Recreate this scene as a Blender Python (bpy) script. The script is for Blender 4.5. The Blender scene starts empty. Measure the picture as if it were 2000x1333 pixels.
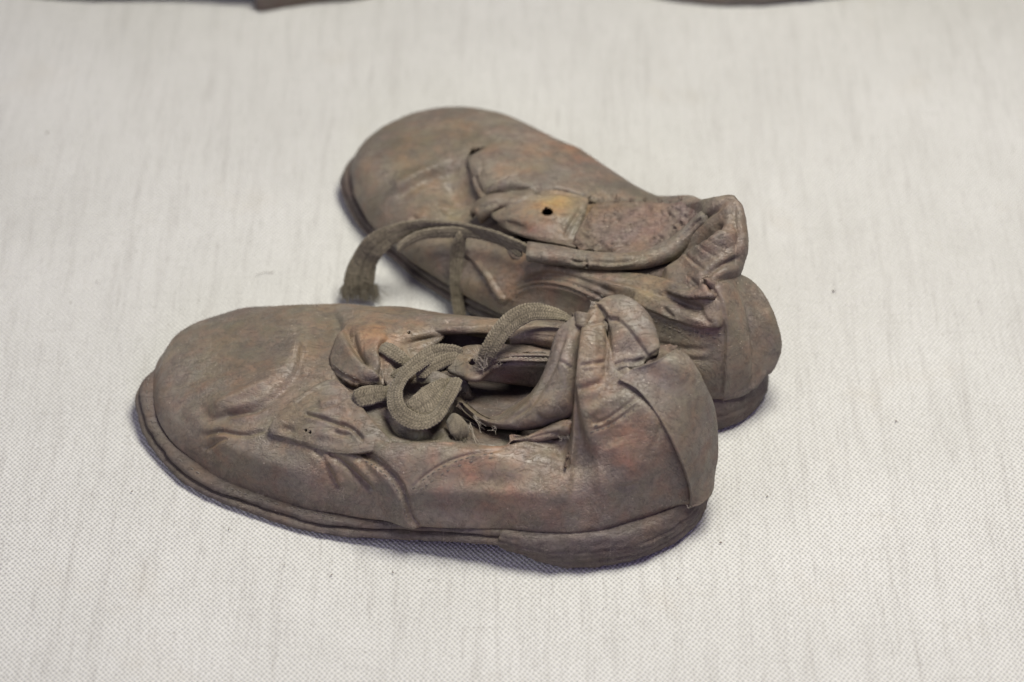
# Pair of crumpled old leather children's shoes on a pale woven cloth.
import bpy, bmesh, math, random
import numpy as np
from mathutils import Vector, Matrix
from mathutils.bvhtree import BVHTree
random.seed(7); rng = np.random.default_rng(7)
SC = 0.01                      # everything below is written in centimetres
scene = bpy.context.scene
COL = scene.collection

# ------------------------------------------------------------------ camera
D = 64.0; EL = math.radians(45); HF = math.radians(24)
cam_d = bpy.data.cameras.new('camera'); cam = bpy.data.objects.new('camera', cam_d); COL.objects.link(cam)
cam.location = (0, -D*math.cos(EL)*SC, D*math.sin(EL)*SC)
cam.rotation_euler = (math.pi/2-EL, 0, 0)
cam_d.sensor_width = 36; cam_d.angle = HF
cam_d.clip_start = 0.01; cam_d.clip_end = 50
cam_d.dof.use_dof = True; cam_d.dof.focus_distance = 0.593; cam_d.dof.aperture_fstop = 9
scene.camera = cam
# ------------------------------------------------------------------ world, lamps, exposure
world = bpy.data.worlds.new('World'); scene.world = world; world.use_nodes = True
wb = world.node_tree.nodes['Background']
wb.inputs[0].default_value = (0.70, 0.59, 1.0, 1); wb.inputs[1].default_value = 0.21
def area(name, loc, target, size, power, col):
    d = bpy.data.lights.new(name, 'AREA'); d.shape = 'DISK'; d.size = size*SC; d.energy = power; d.color = col
    o = bpy.data.objects.new(name, d); COL.objects.link(o)
    o.location = [c*SC for c in loc]
    v = Vector(target)-Vector(loc); o.rotation_euler = v.to_track_quat('-Z', 'Y').to_euler()
    return o
area('display_case_lamp', (9.5, 0, 49), (1, -2, 0), 22, 3.95, (1.0, 0.972, 0.89))
area('side_fill_lamp', (-70, -30, 55), (0, 0, 0), 40, 2.2, (0.93, 0.95, 1.0))  # added cool fill from the left, stands for no known source
area('violet_fill_lamp', (10, -75, 34), (0, -4, 1), 30, 1.2, (0.62, 0.52, 1.0))  # added weak violet fill from the front, tints the contact shadows
scene.view_settings.view_transform = 'Standard'; scene.view_settings.look = 'None'
scene.view_settings.exposure = 0; scene.view_settings.gamma = 1
scene.render.engine = 'CYCLES'

# ------------------------------------------------------------------ maths helpers
FPX = 1000/math.tan(HF/2)
CAM = np.array([0, -D*math.cos(EL), D*math.sin(EL)]); FW = np.array([0, math.cos(EL), -math.sin(EL)])
UPV = np.array([0, math.sin(EL), math.cos(EL)])
def P(px, py, z):
    """world point (cm) at height z seen at photograph pixel (px,py)"""
    d = FPX*FW+(px-1000)*np.array([1, 0, 0.])+(666.5-py)*UPV
    return CAM+d*((z-CAM[2])/d[2])
def proj(v):
    w = np.asarray(v)-CAM; k = w@FW
    return np.stack([1000+FPX*w[..., 0]/k, 666.5-FPX*(w@UPV)/k], -1)
class W(tuple):
    def __new__(c, x, y, z): return tuple.__new__(c, (x, y, z))
def pt(q): return np.array(q, float) if isinstance(q, W) else P(*q)
def cr_weights(n, t):
    """Catmull-Rom weights for n controls at parameters t in [0,n-1]"""
    t = np.clip(np.asarray(t, float), 0, n-1-1e-9); i = np.floor(t).astype(int); f = t-i
    M = np.zeros((len(t), n)); r = np.arange(len(t))
    w = [-.5*f+f**2-.5*f**3, 1-2.5*f**2+1.5*f**3, .5*f+2*f**2-1.5*f**3, -.5*f**2+.5*f**3]
    for k in range(4):
        j = i+k-1
        lo = j < 0; hi = j > n-1; ok = ~(lo | hi)
        np.add.at(M, (r[ok], j[ok]), w[k][ok])
        if lo.any(): np.add.at(M, (r[lo], np.zeros(lo.sum(), int)), 2*w[k][lo]); np.add.at(M, (r[lo], np.ones(lo.sum(), int)), -w[k][lo])
        if hi.any(): np.add.at(M, (r[hi], np.full(hi.sum(), n-1)), 2*w[k][hi]); np.add.at(M, (r[hi], np.full(hi.sum(), n-2)), -w[k][hi])
    return M
def spline(pts, n, arc=True):
    pts = np.asarray(pts, float); m = len(pts)
    t = np.linspace(0, m-1, max(n*4, 64)); q = cr_weights(m, t)@pts
    if not arc: return cr_weights(m, np.linspace(0, m-1, n))@pts
    s = np.r_[0, np.cumsum(np.linalg.norm(np.diff(q, axis=0), axis=1))]
    tt = np.interp(np.linspace(0, s[-1], n), s, t)
    return cr_weights(m, tt)@pts
def grid_surface(rows, du=0.035, dv=0.035, K=None, arcu=True):
    """rows: control rows; returns dense grid (nu,nv,3)"""
    R = [np.array([pt(q) for q in r]) for r in rows]
    K = K or max(len(r) for r in R)
    if any(len(r) != K for r in R): R = [spline(r, K) for r in R]
    G = np.array(R)                                   # m,K,3
    lu = max(np.linalg.norm(np.diff(G, axis=0), axis=2).sum(0)); lv = max(np.linalg.norm(np.diff(G, axis=1), axis=2).sum(1))
    nu = max(4, int(lu/du)); nv = max(4, int(lv/dv))
    m = len(G)
    if arcu:
        s = np.r_[0, np.cumsum(np.linalg.norm(np.diff(G, axis=0), axis=2).mean(1))]
        tu = np.interp(np.linspace(0, s[-1], nu), s, np.arange(m))
    else: tu = np.linspace(0, m-1, nu)
    s = np.r_[0, np.cumsum(np.linalg.norm(np.diff(G, axis=1), axis=2).mean(0))]
    tv = np.interp(np.linspace(0, s[-1], nv), s, np.arange(K))
    return np.einsum('ai,ijk,bj->abk', cr_weights(m, tu), G, cr_weights(K, tv))
def gnormals(S):
    a = np.gradient(S, axis=0); b = np.gradient(S, axis=1)
    n = np.cross(a, b); n /= np.linalg.norm(n, axis=2, keepdims=True)+1e-12
    return n
def h3(ix, iy, iz, seed):
    h = (ix*374761393+iy*668265263+iz*2147483647+seed*1274126177) & 0xffffffff
    h = ((h ^ (h >> 13))*1274126177) & 0xffffffff
    h = (h ^ (h >> 16)) & 0xffffffff
    return h/4294967295.0
def vnoise(p, scale, seed=0):
    """smooth value noise in [-1,1]; p (...,3)"""
    q = np.asarray(p)*scale; i = np.floor(q).astype(np.int64); f = q-i; f = f*f*f*(f*(f*6-15)+10)
    r = 0
    for dx in (0, 1):
        for dy in (0, 1):
            for dz in (0, 1):
                w = (f[..., 0] if dx else 1-f[..., 0])*(f[..., 1] if dy else 1-f[..., 1])*(f[..., 2] if dz else 1-f[..., 2])
                r = r+w*h3(i[..., 0]+dx, i[..., 1]+dy, i[..., 2]+dz, seed)
    return r*2-1
def fbm(p, scale, oct=3, seed=0):
    r = 0; a = 1.0; t = 0
    for k in range(oct): r = r+a*vnoise(p, scale*2.03**k, seed+k*17); t += a; a *= .5
    return r/t
def sstep(x): x = np.clip(x, 0, 1); return x*x*(3-2*x)
def polydist(q, pts):
    """signed distance (left of travel in image = +) and 0..1 position along an image polyline"""
    pts = np.asarray(pts, float)
    if len(pts) > 2: pts = spline(pts, 6*len(pts))
    seg = np.linalg.norm(np.diff(pts, axis=0), axis=1); cum = np.r_[0, np.cumsum(seg)]
    best = np.full(q.shape[:-1], 1e9); sg = np.ones(q.shape[:-1]); tt = np.zeros(q.shape[:-1])
    for k in range(len(pts)-1):
        a = pts[k]; d = pts[k+1]-a; L2 = d@d+1e-12
        w = q-a; t = np.clip((w@d)/L2, 0, 1)
        e = w-t[..., None]*d; dist = np.sqrt((e**2).sum(-1))
        m = dist < best
        best = np.where(m, dist, best); cr = d[0]*w[..., 1]-d[1]*w[..., 0]
        sg = np.where(m, np.where(cr > 0, -1., 1.), sg); tt = np.where(m, (cum[k]+t*seg[k])/cum[-1], tt)
    return best*sg, best, tt
def features(q, feats, base=None, mask=None):
    """sum of hand-traced relief strokes: creases, ridges, panel steps, dents"""
    h = np.zeros(q.shape[:-1])
    for f in feats:
        k = f[0]
        if k == 'blob':
            _, cx, cy, rx, ry, ang, amp = f; a = math.radians(ang)
            dx = q[..., 0]-cx; dy = q[..., 1]-cy
            u = (dx*math.cos(a)+dy*math.sin(a))/rx; v = (-dx*math.sin(a)+dy*math.cos(a))/ry
            h += amp*np.exp(-(u*u+v*v)); continue
        if k == 'hole':
            _, cx, cy, rx, ry, amp = f
            u = (q[..., 0]-cx)/rx; v = (q[..., 1]-cy)/ry; r = np.sqrt(u*u+v*v)
            h += -amp*(1-sstep((r-.68)/.25))+min(amp, .1)*.15*np.exp(-((r-1.35)/.3)**2); continue
        pts = np.array(f[1], float); amp = f[2]; w = f[3]
        mg = (abs(f[4]) if k == 'step' else w)*4+6
        bb = (q[..., 0] > pts[:, 0].min()-mg) & (q[..., 0] < pts[:, 0].max()+mg) & (q[..., 1] > pts[:, 1].min()-mg) & (q[..., 1] < pts[:, 1].max()+mg)
        if not bb.any(): continue
        qq = q[bb]; sd, d, t = polydist(qq, pts)
        tap = sstep(t/.15)*sstep((1-t)/.15)
        if k == 'crease':      # narrow valley with soft lips
            v = -amp*np.exp(-(d/w)**2)+amp*.35*np.exp(-((d-2.4*w)/(1.4*w))**2)
        elif k == 'ridge': v = amp*np.exp(-(d/w)**2)
        elif k == 'fold':      # asymmetric fold: sharp valley, one side swollen
            L = f[4]; s = sd*np.sign(L); v = -amp*.6*np.exp(-(d/w)**2)+amp*np.where(s > 0, sstep(s/w)*np.exp(-(s/abs(L))**2), 0)
        elif k == 'step':      # panel edge: + side raised, easing back to the surface
            L = f[4]; s = sd*np.sign(L); v = amp*sstep(s/w*.5+.5)*np.exp(-(np.maximum(s, 0)/abs(L))**2); tap = sstep(t/.06)*sstep((1-t)/.06)
            v -= amp*.35*np.exp(-((s+w*.6)/(w*.7))**2)
        h[bb] += v*tap
    return h

# ------------------------------------------------------------------ objects
def tag(o, label=None, cat=None, group=None, kind=None):
    if label: o['label'] = label
    if cat: o['category'] = cat
    if group: o['group'] = group
    if kind: o['kind'] = kind
    return o
def mesh_obj(name, verts, faces, mat, parent=None, smooth=True, tint=None, uv=None):
    me = bpy.data.meshes.new(name); verts = np.asarray(verts, np.float64)*SC
    faces = np.asarray(faces)
    if faces.dtype != object and faces.ndim == 2:
        k = faces.shape[1]; nf = len(faces)
        me.vertices.add(len(verts)); me.vertices.foreach_set('co', verts.ravel().astype(np.float32))
        me.loops.add(nf*k); me.loops.foreach_set('vertex_index', faces.ravel().astype(np.int32))
        me.polygons.add(nf); me.polygons.foreach_set('loop_start', np.arange(0, nf*k, k, dtype=np.int32))
        me.update(calc_edges=True); me.validate()
    else:
        me.from_pydata([tuple(v) for v in verts], [], [list(f) for f in faces])
    if smooth: me.polygons.foreach_set('use_smooth', np.ones(len(me.polygons), bool))
    if tint is None: tint = 1.0
    if True:
        at = me.color_attributes.new('tint', 'FLOAT_COLOR', 'POINT')
        c = np.ones((len(verts), 4), np.float32); c[:, :3] = tint; at.data.foreach_set('color', c.ravel())
    if uv is not None:
        a = me.attributes.new('wuv', 'FLOAT_VECTOR', 'POINT')
        c = np.zeros((len(verts), 3), np.float32); c[:, :2] = uv; a.data.foreach_set('vector', c.ravel())
    me.materials.append(mat); me.update()
    o = bpy.data.objects.new(name, me); COL.objects.link(o)
    if parent is not None: o.parent = parent; o.matrix_parent_inverse = parent.matrix_world.inverted() if False else Matrix.Translation(-Vector(parent.location))
    return o
def empty(name, loc):
    o = bpy.data.objects.new(name, None); o.empty_display_size = .02; COL.objects.link(o); o.location = [c*SC for c in loc]
    return o
TINTS = []      # (px,py,z,r_cm,(r,g,b),strength): stains with a place of their own on the leather, some painted shade
def tints(V, table):
    c = np.ones(V.shape[:-1]+(3,))
    wob = fbm(V, .9, 2, 5)[..., None]*.25
    brk = .25+.9*sstep(.5+1.3*fbm(V, 2.0, 4, 77))
    for (px, py, z, r, col, s) in table:
        p = P(px, py, z); d = np.sqrt((((V-p)/r)**2).sum(-1))
        w = s*np.clip(np.exp(-d*d)*(1+2*wob[..., 0]), 0, 1)*brk
        c = c*(1-w[..., None])+c*(np.array(col)**.68)*w[..., None]
    return c
def shell(name, S, th, mat, parent, feats=(), table=(), wr=0.012, seed=1, split=None, edge_w=None, names=None, flip=False, gain=1.3, nfix=None):
    """leather panel: dense grid S displaced by traced relief and fine wrinkles, with real thickness"""
    n = gnormals(S)
    flip = np.median((n*(CAM-S)).sum(-1)/np.linalg.norm(CAM-S, axis=-1)) < 0
    if flip: n = -n
    if nfix is not None:
        nw, nd = nfix(proj(S)); n = n*(1-nw)+nd*nw
    q = proj(S); front = sstep(((n*(CAM-S)).sum(-1)/np.linalg.norm(CAM-S, axis=-1)+.15)/.3)
    h = features(q, feats)*front*gain
    h = h+wr*.62*(fbm(S, 1.6, 3, seed)+.45*(.5-np.abs(fbm(S, 4.0, 2, seed+9)))+.22*fbm(S, 11, 2, seed+3))
    S2 = S+n*h[..., None]
    n2 = gnormals(S2); n2 = -n2 if flip else n2
    if nfix is not None: n2 = n2*(1-nw)+nd*nw
    nu, nv = S.shape[:2]
    ew = 1.0 if edge_w is None else edge_w(q)
    if edge_w is not None:
        pass
    if True:
        iu = np.minimum(np.arange(nu), np.arange(nu)[::-1])[:, None]; iv = np.minimum(np.arange(nv), np.arange(nv)[::-1])[None]
        du = np.linalg.norm(np.diff(S, axis=0), axis=2).mean(); dv = np.linalg.norm(np.diff(S, axis=1), axis=2).mean()
        e = np.minimum(iu*du, iv*dv); S2 = S2-n2*(ew*th*.38*np.exp(-(e/(th*.45))**2))[..., None]
    # ragged cut edge
    back = S2-n2*th
    V = np.concatenate([S2.reshape(-1, 3), back.reshape(-1, 3)])
    idx = np.arange(nu*nv).reshape(nu, nv); N = nu*nv
    a, b, c, d = idx[:-1, :-1], idx[1:, :-1], idx[1:, 1:], idx[:-1, 1:]
    top = np.stack([a, b, c, d], -1).reshape(-1, 4)
    keep = np.ones(len(top), bool)
    for f in feats:
        if f[0] == 'hole':
            qc = (q[:-1, :-1]+q[1:, 1:]).reshape(-1, 2)/2; keep &= ((qc[:, 0]-f[1])/f[3])**2+((qc[:, 1]-f[2])/f[4])**2 > .75
    if split is None: top = top[keep]
    bot = top[:, ::-1]+N
    per = np.concatenate([idx[:-1, 0], idx[-1, :-1], idx[::-1][:-1, -1], idx[0, ::-1][:-1]]); pn = np.roll(per, -1)
    side = np.stack([pn, per, per+N, pn+N], -1)
    if flip: top = top[:, ::-1]; bot = bot[:, ::-1]; side = side[:, ::-1]
    t = tints(V, table)
    if split is None:
        return mesh_obj(name, V, np.concatenate([top, bot, side]), mat, parent, tint=t)
    # split the one continuous skin along traced seams into the panels it is sewn from
    fc = S2[:-1, :-1]/4+S2[1:, :-1]/4+S2[1:, 1:]/4+S2[:-1, 1:]/4
    cls = split(fc, proj(fc), np.linspace(0, 1, nu-1)[:, None]+np.zeros((1, nv-1))).reshape(-1)
    out = []
    cs = cls[np.zeros(0, int)]
    # class of side faces from the face next to them
    cg = cls.reshape(nu-1, nv-1)
    sc = np.concatenate([cg[:, 0], cg[-1, :], cg[::-1, -1], cg[0, ::-1]])
    for k in np.unique(cls):
        F = np.concatenate([top[cls == k], bot[cls == k], side[sc == k]])
        u, inv = np.unique(F, return_inverse=True)
        out.append(mesh_obj(names[k], V[u], inv.reshape(F.shape), mat, parent, tint=t[u]))
    return out
def tube(pts, r, k=6, closed=False):
    pts = np.asarray(pts, float); n = len(pts); r = np.broadcast_to(r, (n,))
    T = np.gradient(pts, axis=0); T /= np.linalg.norm(T, axis=1, keepdims=True)+1e-12
    ref = np.array([0, 0, 1.]) if abs(T[0, 2]) < .9 else np.array([1, 0, 0.])
    N = np.cross(T, ref); N /= np.linalg.norm(N, axis=1, keepdims=True)+1e-12; B = np.cross(T, N)
    a = np.linspace(0, 2*math.pi, k, endpoint=False)
    V = pts[:, None]+r[:, None, None]*(np.cos(a)[None, :, None]*N[:, None]+np.sin(a)[None, :, None]*B[:, None])
    i = np.arange(n-1)[:, None]*k+np.arange(k)[None]; j = np.arange(n-1)[:, None]*k+(np.arange(k)+1)[None] % k
    F = np.stack([i, j, j+k, i+k], -1).reshape(-1, 4)
    return V.reshape(-1, 3), F
class Acc:
    def __init__(s): s.V = []; s.F = []; s.n = 0
    def add(s, V, F): s.V.append(V); s.F.append(np.asarray(F)+s.n); s.n += len(V)
    def build(s, name, mat, parent=None, **k): return mesh_obj(name, np.concatenate(s.V), np.concatenate(s.F), mat, parent, **k)
def lace(name, path, hw, ht, mat, parent, normals=None, roll=0, braid=True, seed=0, ends=(1, 1)):
    """flat braided lace: path of control points, half width hw and half thickness ht (numbers or per-control lists)"""
    C = np.array([pt(p) for p in path]); m = len(C)
    L = np.linalg.norm(np.diff(C, axis=0), axis=1).sum(); n = max(12, int(L/.018))
    Q = spline(C, n*2); s = np.r_[0, np.cumsum(np.linalg.norm(np.diff(Q, axis=0), axis=1))]; L = s[-1]
    Q = np.stack([np.interp(np.linspace(0, L, n), s, Q[:, k]) for k in range(3)], -1); s = np.linspace(0, L, n)
    f = np.linspace(0, 1, n); cf = np.linspace(0, 1, m)
    g = lambda a: np.full(n, float(a)) if np.isscalar(a) else np.interp(f, np.linspace(0, 1, len(a)), a)
    hw, ht, roll = g(hw), g(ht), g(roll)
    T = np.gradient(Q, axis=0); T /= np.linalg.norm(T, axis=1, keepdims=True)+1e-12
    up = np.array([0.0, -.55, .83]) if normals is None else None
    if normals is None: U = np.tile(up, (n, 1))
    else:
        nn = np.array(normals, float); U = np.stack([np.interp(f, np.linspace(0, 1, len(nn)), nn[:, k]) for k in range(3)], -1)
    B = np.cross(T, U); B /= np.linalg.norm(B, axis=1, keepdims=True)+1e-9; U = np.cross(B, T)
    for _ in range(12): B = (B+np.roll(B, 1, 0)*0+np.vstack([B[:1], B[:-1]])+np.vstack([B[1:], B[-1:]]))/3; B -= (B*T).sum(1)[:, None]*T; B /= np.linalg.norm(B, axis=1, keepdims=True)
    U = np.cross(B, T)
    cr, sr = np.cos(np.radians(roll))[:, None], np.sin(np.radians(roll))[:, None]
    B, U = B*cr+U*sr, U*cr-B*sr
    K = 60; a = np.linspace(0, 2*math.pi, K, endpoint=False)
    ca, sa = np.cos(a), np.sin(a)
    ex = np.sign(ca)*np.abs(ca)**.75; ez = np.sign(sa)*np.abs(sa)**.75
    endw = np.ones(n)
    if ends[0]: endw *= np.sqrt(np.clip(s/.12, .02, 1))
    if ends[1]: endw *= np.sqrt(np.clip((L-s)/.12, .02, 1))
    wobb = 1+.10*vnoise(np.stack([s*1.3, s*0+seed, s*0], -1), 1, seed)
    X = (hw*wobb*endw)[:, None]*ex[None]; Z = (ht*endw)[:, None]*ez[None]
    V = Q[:, None]+X[..., None]*B[:, None]+Z[..., None]*U[:, None]
    V = V+(U*(.02*vnoise(Q*1.0, 2.2, seed+4))[:, None])[:, None]
    nr = gnormals(V)
    if ((nr[n//2]*(V[n//2]-Q[n//2])).sum() < 0): nr = -nr
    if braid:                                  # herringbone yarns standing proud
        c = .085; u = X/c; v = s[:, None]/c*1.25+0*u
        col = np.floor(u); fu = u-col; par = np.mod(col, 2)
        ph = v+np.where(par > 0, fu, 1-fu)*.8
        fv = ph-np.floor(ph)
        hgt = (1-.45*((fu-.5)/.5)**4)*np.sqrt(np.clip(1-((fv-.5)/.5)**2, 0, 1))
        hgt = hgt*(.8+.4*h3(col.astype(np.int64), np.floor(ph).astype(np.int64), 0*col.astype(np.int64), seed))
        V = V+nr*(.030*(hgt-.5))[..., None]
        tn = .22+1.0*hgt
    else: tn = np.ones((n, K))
    V = V+nr*(.010*fbm(V, 9, 2, seed+2))[..., None]
    F = np.arange((n-1))[:, None]*K+np.arange(K)[None]; G = np.arange((n-1))[:, None]*K+(np.arange(K)+1)[None] % K
    F = np.stack([F, G, G+K, F+K], -1).reshape(-1, 4)
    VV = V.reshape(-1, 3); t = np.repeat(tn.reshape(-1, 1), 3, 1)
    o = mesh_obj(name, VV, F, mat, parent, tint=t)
    o.data.name = name
    return o, (Q, B, U, T)

# ------------------------------------------------------------------ materials
class NT:
    def __init__(s, name):
        s.m = bpy.data.materials.new(name); s.m.use_nodes = True; s.t = s.m.node_tree; s.t.nodes.clear()
        s.out = s.n('ShaderNodeOutputMaterial'); s.b = s.n('ShaderNodeBsdfPrincipled'); s.l(s.b.outputs[0], s.out.inputs[0])
    def n(s, k, **p):
        x = s.t.nodes.new(k)
        for a, v in p.items(): setattr(x, a, v)
        return x
    def l(s, a, b): s.t.links.new(a, b)
    def val(s, sock, v):
        if hasattr(v, 'is_linked') or hasattr(v, 'links'): s.l(v, sock)
        else: sock.default_value = v
    def math(s, op, a, b=0, c=0, clamp=False):
        x = s.n('ShaderNodeMath', operation=op); x.use_clamp = clamp
        for i, v in enumerate((a, b, c)):
            if i < len(x.inputs): s.val(x.inputs[i], v)
        return x.outputs[0]
    def noise(s, vec, scale, detail=4, rough=.6, dist=0, dim=None):
        x = s.n('ShaderNodeTexNoise'); s.l(vec, x.inputs['Vector']); x.inputs['Scale'].default_value = scale
        x.inputs['Detail'].default_value = detail; x.inputs['Roughness'].default_value = rough; x.inputs['Distortion'].default_value = dist
        return x.outputs[0]
    def ramp(s, f, stops):
        x = s.n('ShaderNodeValToRGB'); s.l(f, x.inputs[0]); e = x.color_ramp.elements
        while len(e) < len(stops): e.new(.5)
        for i, (p, c) in enumerate(stops):
            e[i].position = p; e[i].color = (*(c if hasattr(c, '__len__') else (c, c, c)), 1)
        return x.outputs[0]
    def mix(s, f, a, b, mode='MIX'):
        x = s.n('ShaderNodeMix', data_type='RGBA', blend_type=mode)
        s.val(x.inputs[0], f)
        for sk, v in ((x.inputs[6], a), (x.inputs[7], b)):
            if hasattr(v, 'links'): s.l(v, sk)
            else: sk.default_value = (*v, 1)
        return x.outputs[2]
    def mapping(s, vec, scale=(1, 1, 1), rot=(0, 0, 0)):
        x = s.n('ShaderNodeMapping'); s.l(vec, x.inputs[0]); x.inputs['Scale'].default_value = scale; x.inputs['Rotation'].default_value = rot
        return x.outputs[0]
    def bump(s, h, strength, dist, nrm=None):
        x = s.n('ShaderNodeBump'); s.l(h, x.inputs['Height']); x.inputs['Strength'].default_value = strength; x.inputs['Distance'].default_value = dist
        if nrm is not None: s.l(nrm, x.inputs['Normal'])
        return x.outputs[0]
def leather(name, cA, cB, cC, rough=.62, scuff=.5, spec=.35, gain=1.27):
    k = NT(name); g = k.n('ShaderNodeNewGeometry'); pos = k.mapping(g.outputs['Position'], (100, 100, 100))   # cm
    cA, cB, cC = [tuple(v*gain for v in c) for c in (cA, cB, cC)]
    big = k.noise(pos, .55, 5, .62, .6); mid = k.noise(pos, 2.1, 6, .66, .4); fine = k.noise(pos, 14, 4, .7)
    col = k.mix(k.ramp(big, [(.36, 0), (.64, 1)]), cA, cB)
    col = k.mix(k.math('MULTIPLY', k.ramp(mid, [(.46, 0), (.66, 1)]), .75), col, cC)
    hue = k.noise(pos, .75, 4, .55, .5); hue2 = k.noise(k.mapping(pos, (1, 1, 1), (0, 0, 2)), 1.6, 3, .5)
    col = k.mix(1.0, col, k.ramp(hue, [(.34, (1.03, 1.0, .91)), (.5, (1, 1, 1)), (.66, (.97, .96, 1.05))]), 'MULTIPLY')
    col = k.mix(1.0, col, k.ramp(hue2, [(.34, (.96, 1.0, .97)), (.5, (1, 1, 1)), (.68, (1.08, .98, .92))]), 'MULTIPLY')
    # pale dust rubbed into the grain, small flecks, fine scratches
    scr = k.noise(k.mapping(pos, (1, 3.2, 1), (0, .4, .7)), 3.2, 8, .72, 1.5)
    msk = k.ramp(k.noise(pos, .8, 3, .5), [(.42, 0), (.62, 1)])
    col = k.mix(k.math('MULTIPLY', k.math('MULTIPLY', k.ramp(scr, [(.50, 0), (.72, 1)]), msk), scuff), col, (.32, .28, .225))
    fl = k.n('ShaderNodeTexVoronoi'); k.l(pos, fl.inputs['Vector']); fl.inputs['Scale'].default_value = 5.5
    flm = k.math('MULTIPLY', k.ramp(fl.outputs['Distance'], [(.04, 1), (.12, 0)]), k.ramp(k.noise(pos, 1.3, 2), [(.50, 0), (.62, .8)]))
    col = k.mix(flm, col, (.50, .43, .34))
    for sc_, ro, off in (((.55, 7.5, .55), (0, 0, .6), 3.0), ((6.5, .5, .6), (.3, 0, -.35), 2.4), ((.6, .6, 6.0), (.5, .3, .2), 2.8)):
        sn = k.noise(k.mapping(pos, sc_, ro), off, 5, .7, .6)
        col = k.mix(k.math('MULTIPLY', k.math('MULTIPLY', k.ramp(sn, [(.635, 0), (.67, 1)]), msk), .5), col, (.38, .325, .26))
    dk = k.noise(pos, 2.6, 6, .68, .8)
    col = k.mix(k.math('MULTIPLY', k.ramp(dk, [(.50, 0), (.70, 1)]), .6), col, (.068, .054, .043))
    col = k.mix(1.0, col, k.ramp(fine, [(.3, .86), (.7, 1.13)]), 'MULTIPLY')
    at = k.n('ShaderNodeAttribute', attribute_name='tint'); col = k.mix(1.0, col, at.outputs['Color'], 'MULTIPLY')
    k.l(col, k.b.inputs['Base Color'])
    k.b.inputs['Specular IOR Level'].default_value = spec
    k.l(k.ramp(mid, [(.3, rough-.14), (.7, rough+.14)]), k.b.inputs['Roughness'])
    # relief: pebbled grain in worn patches, creases, pits
    v = k.n('ShaderNodeTexVoronoi', feature='DISTANCE_TO_EDGE'); k.l(pos, v.inputs['Vector']); v.inputs['Scale'].default_value = 9
    wn = k.noise(k.mapping(pos, (1, 2.4, 1), (.2, 0, .5)), 1.7, 5, .6, 1.2)
    crk = k.ramp(wn, [(.475, 1), (.5, 0), (.525, 1)])
    h = k.math('MULTIPLY', k.math('ADD', k.math('MULTIPLY', k.ramp(v.outputs['Distance'], [(0, 0), (.15, 1)]), .25), k.math('MULTIPLY', fine, .7)), k.math('ADD', .35, msk))
    h = k.math('ADD', h, k.math('MULTIPLY', crk, .40)); h = k.math('ADD', h, k.math('MULTIPLY', mid, .8))
    k.l(k.bump(h, .8, .00026), k.b.inputs['Normal'])
    return k.m
M_LEATHER = leather('worn_brown_leather', (.084, .070, .050), (.132, .110, .079), (.120, .084, .058), .52, .42, .5)
M_LEATHER_B = leather('dusty_grey_brown_leather', (.088, .075, .056), (.132, .113, .085), (.116, .084, .060), .55, .5, .42)
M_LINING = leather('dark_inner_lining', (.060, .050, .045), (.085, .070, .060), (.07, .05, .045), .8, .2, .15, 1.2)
M_SUEDE = leather('rough_flesh_side_leather', (.11, .088, .07), (.135, .105, .085), (.10, .072, .062), .85, .8, .1)
M_SOLE = leather('scuffed_sole_leather', (.062, .051, .042), (.086, .070, .056), (.075, .058, .048), .6, .3, .3, 1.3)
M_WELT = leather('welt_leather', (.075, .062, .048), (.100, .084, .064), (.085, .066, .05), .6, .5, .3, 1.15)
M_YELLOW = leather('bare_yellowish_leather', (.175, .138, .075), (.215, .17, .088), (.125, .078, .058), .45, .4, .5, 1.05)
def fabric(name, cA, cB, rough=.95):
    k = NT(name); g = k.n('ShaderNodeNewGeometry'); pos = k.mapping(g.outputs['Position'], (100, 100, 100))
    c = k.mix(k.ramp(k.noise(pos, 1.8, 4), [(.35, 0), (.65, 1)]), cA, cB)
    c = k.mix(1.0, c, k.ramp(k.noise(pos, 30, 3, .8), [(.3, .6), (.75, 1.35)]), 'MULTIPLY')
    at = k.n('ShaderNodeAttribute', attribute_name='tint'); c = k.mix(1.0, c, at.outputs['Color'], 'MULTIPLY')
    k.l(c, k.b.inputs['Base Color']); k.b.inputs['Roughness'].default_value = rough; k.b.inputs['Specular IOR Level'].default_value = .1
    k.b.inputs['Sheen Weight'].default_value = .15; k.b.inputs['Sheen Roughness'].default_value = .5
    k.l(k.bump(k.noise(k.mapping(pos, (1, 1, 1)), 55, 3, .8), .6, .0002), k.b.inputs['Normal'])
    return k.m
M_LACE = fabric('faded_cotton_braid', (.125, .105, .072), (.170, .145, .102))
M_THREAD = fabric('pale_frayed_thread', (.30, .26, .20), (.38, .33, .26))
M_STITCH = fabric('dark_waxed_thread', (.12, .104, .086), (.17, .148, .12))
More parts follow.
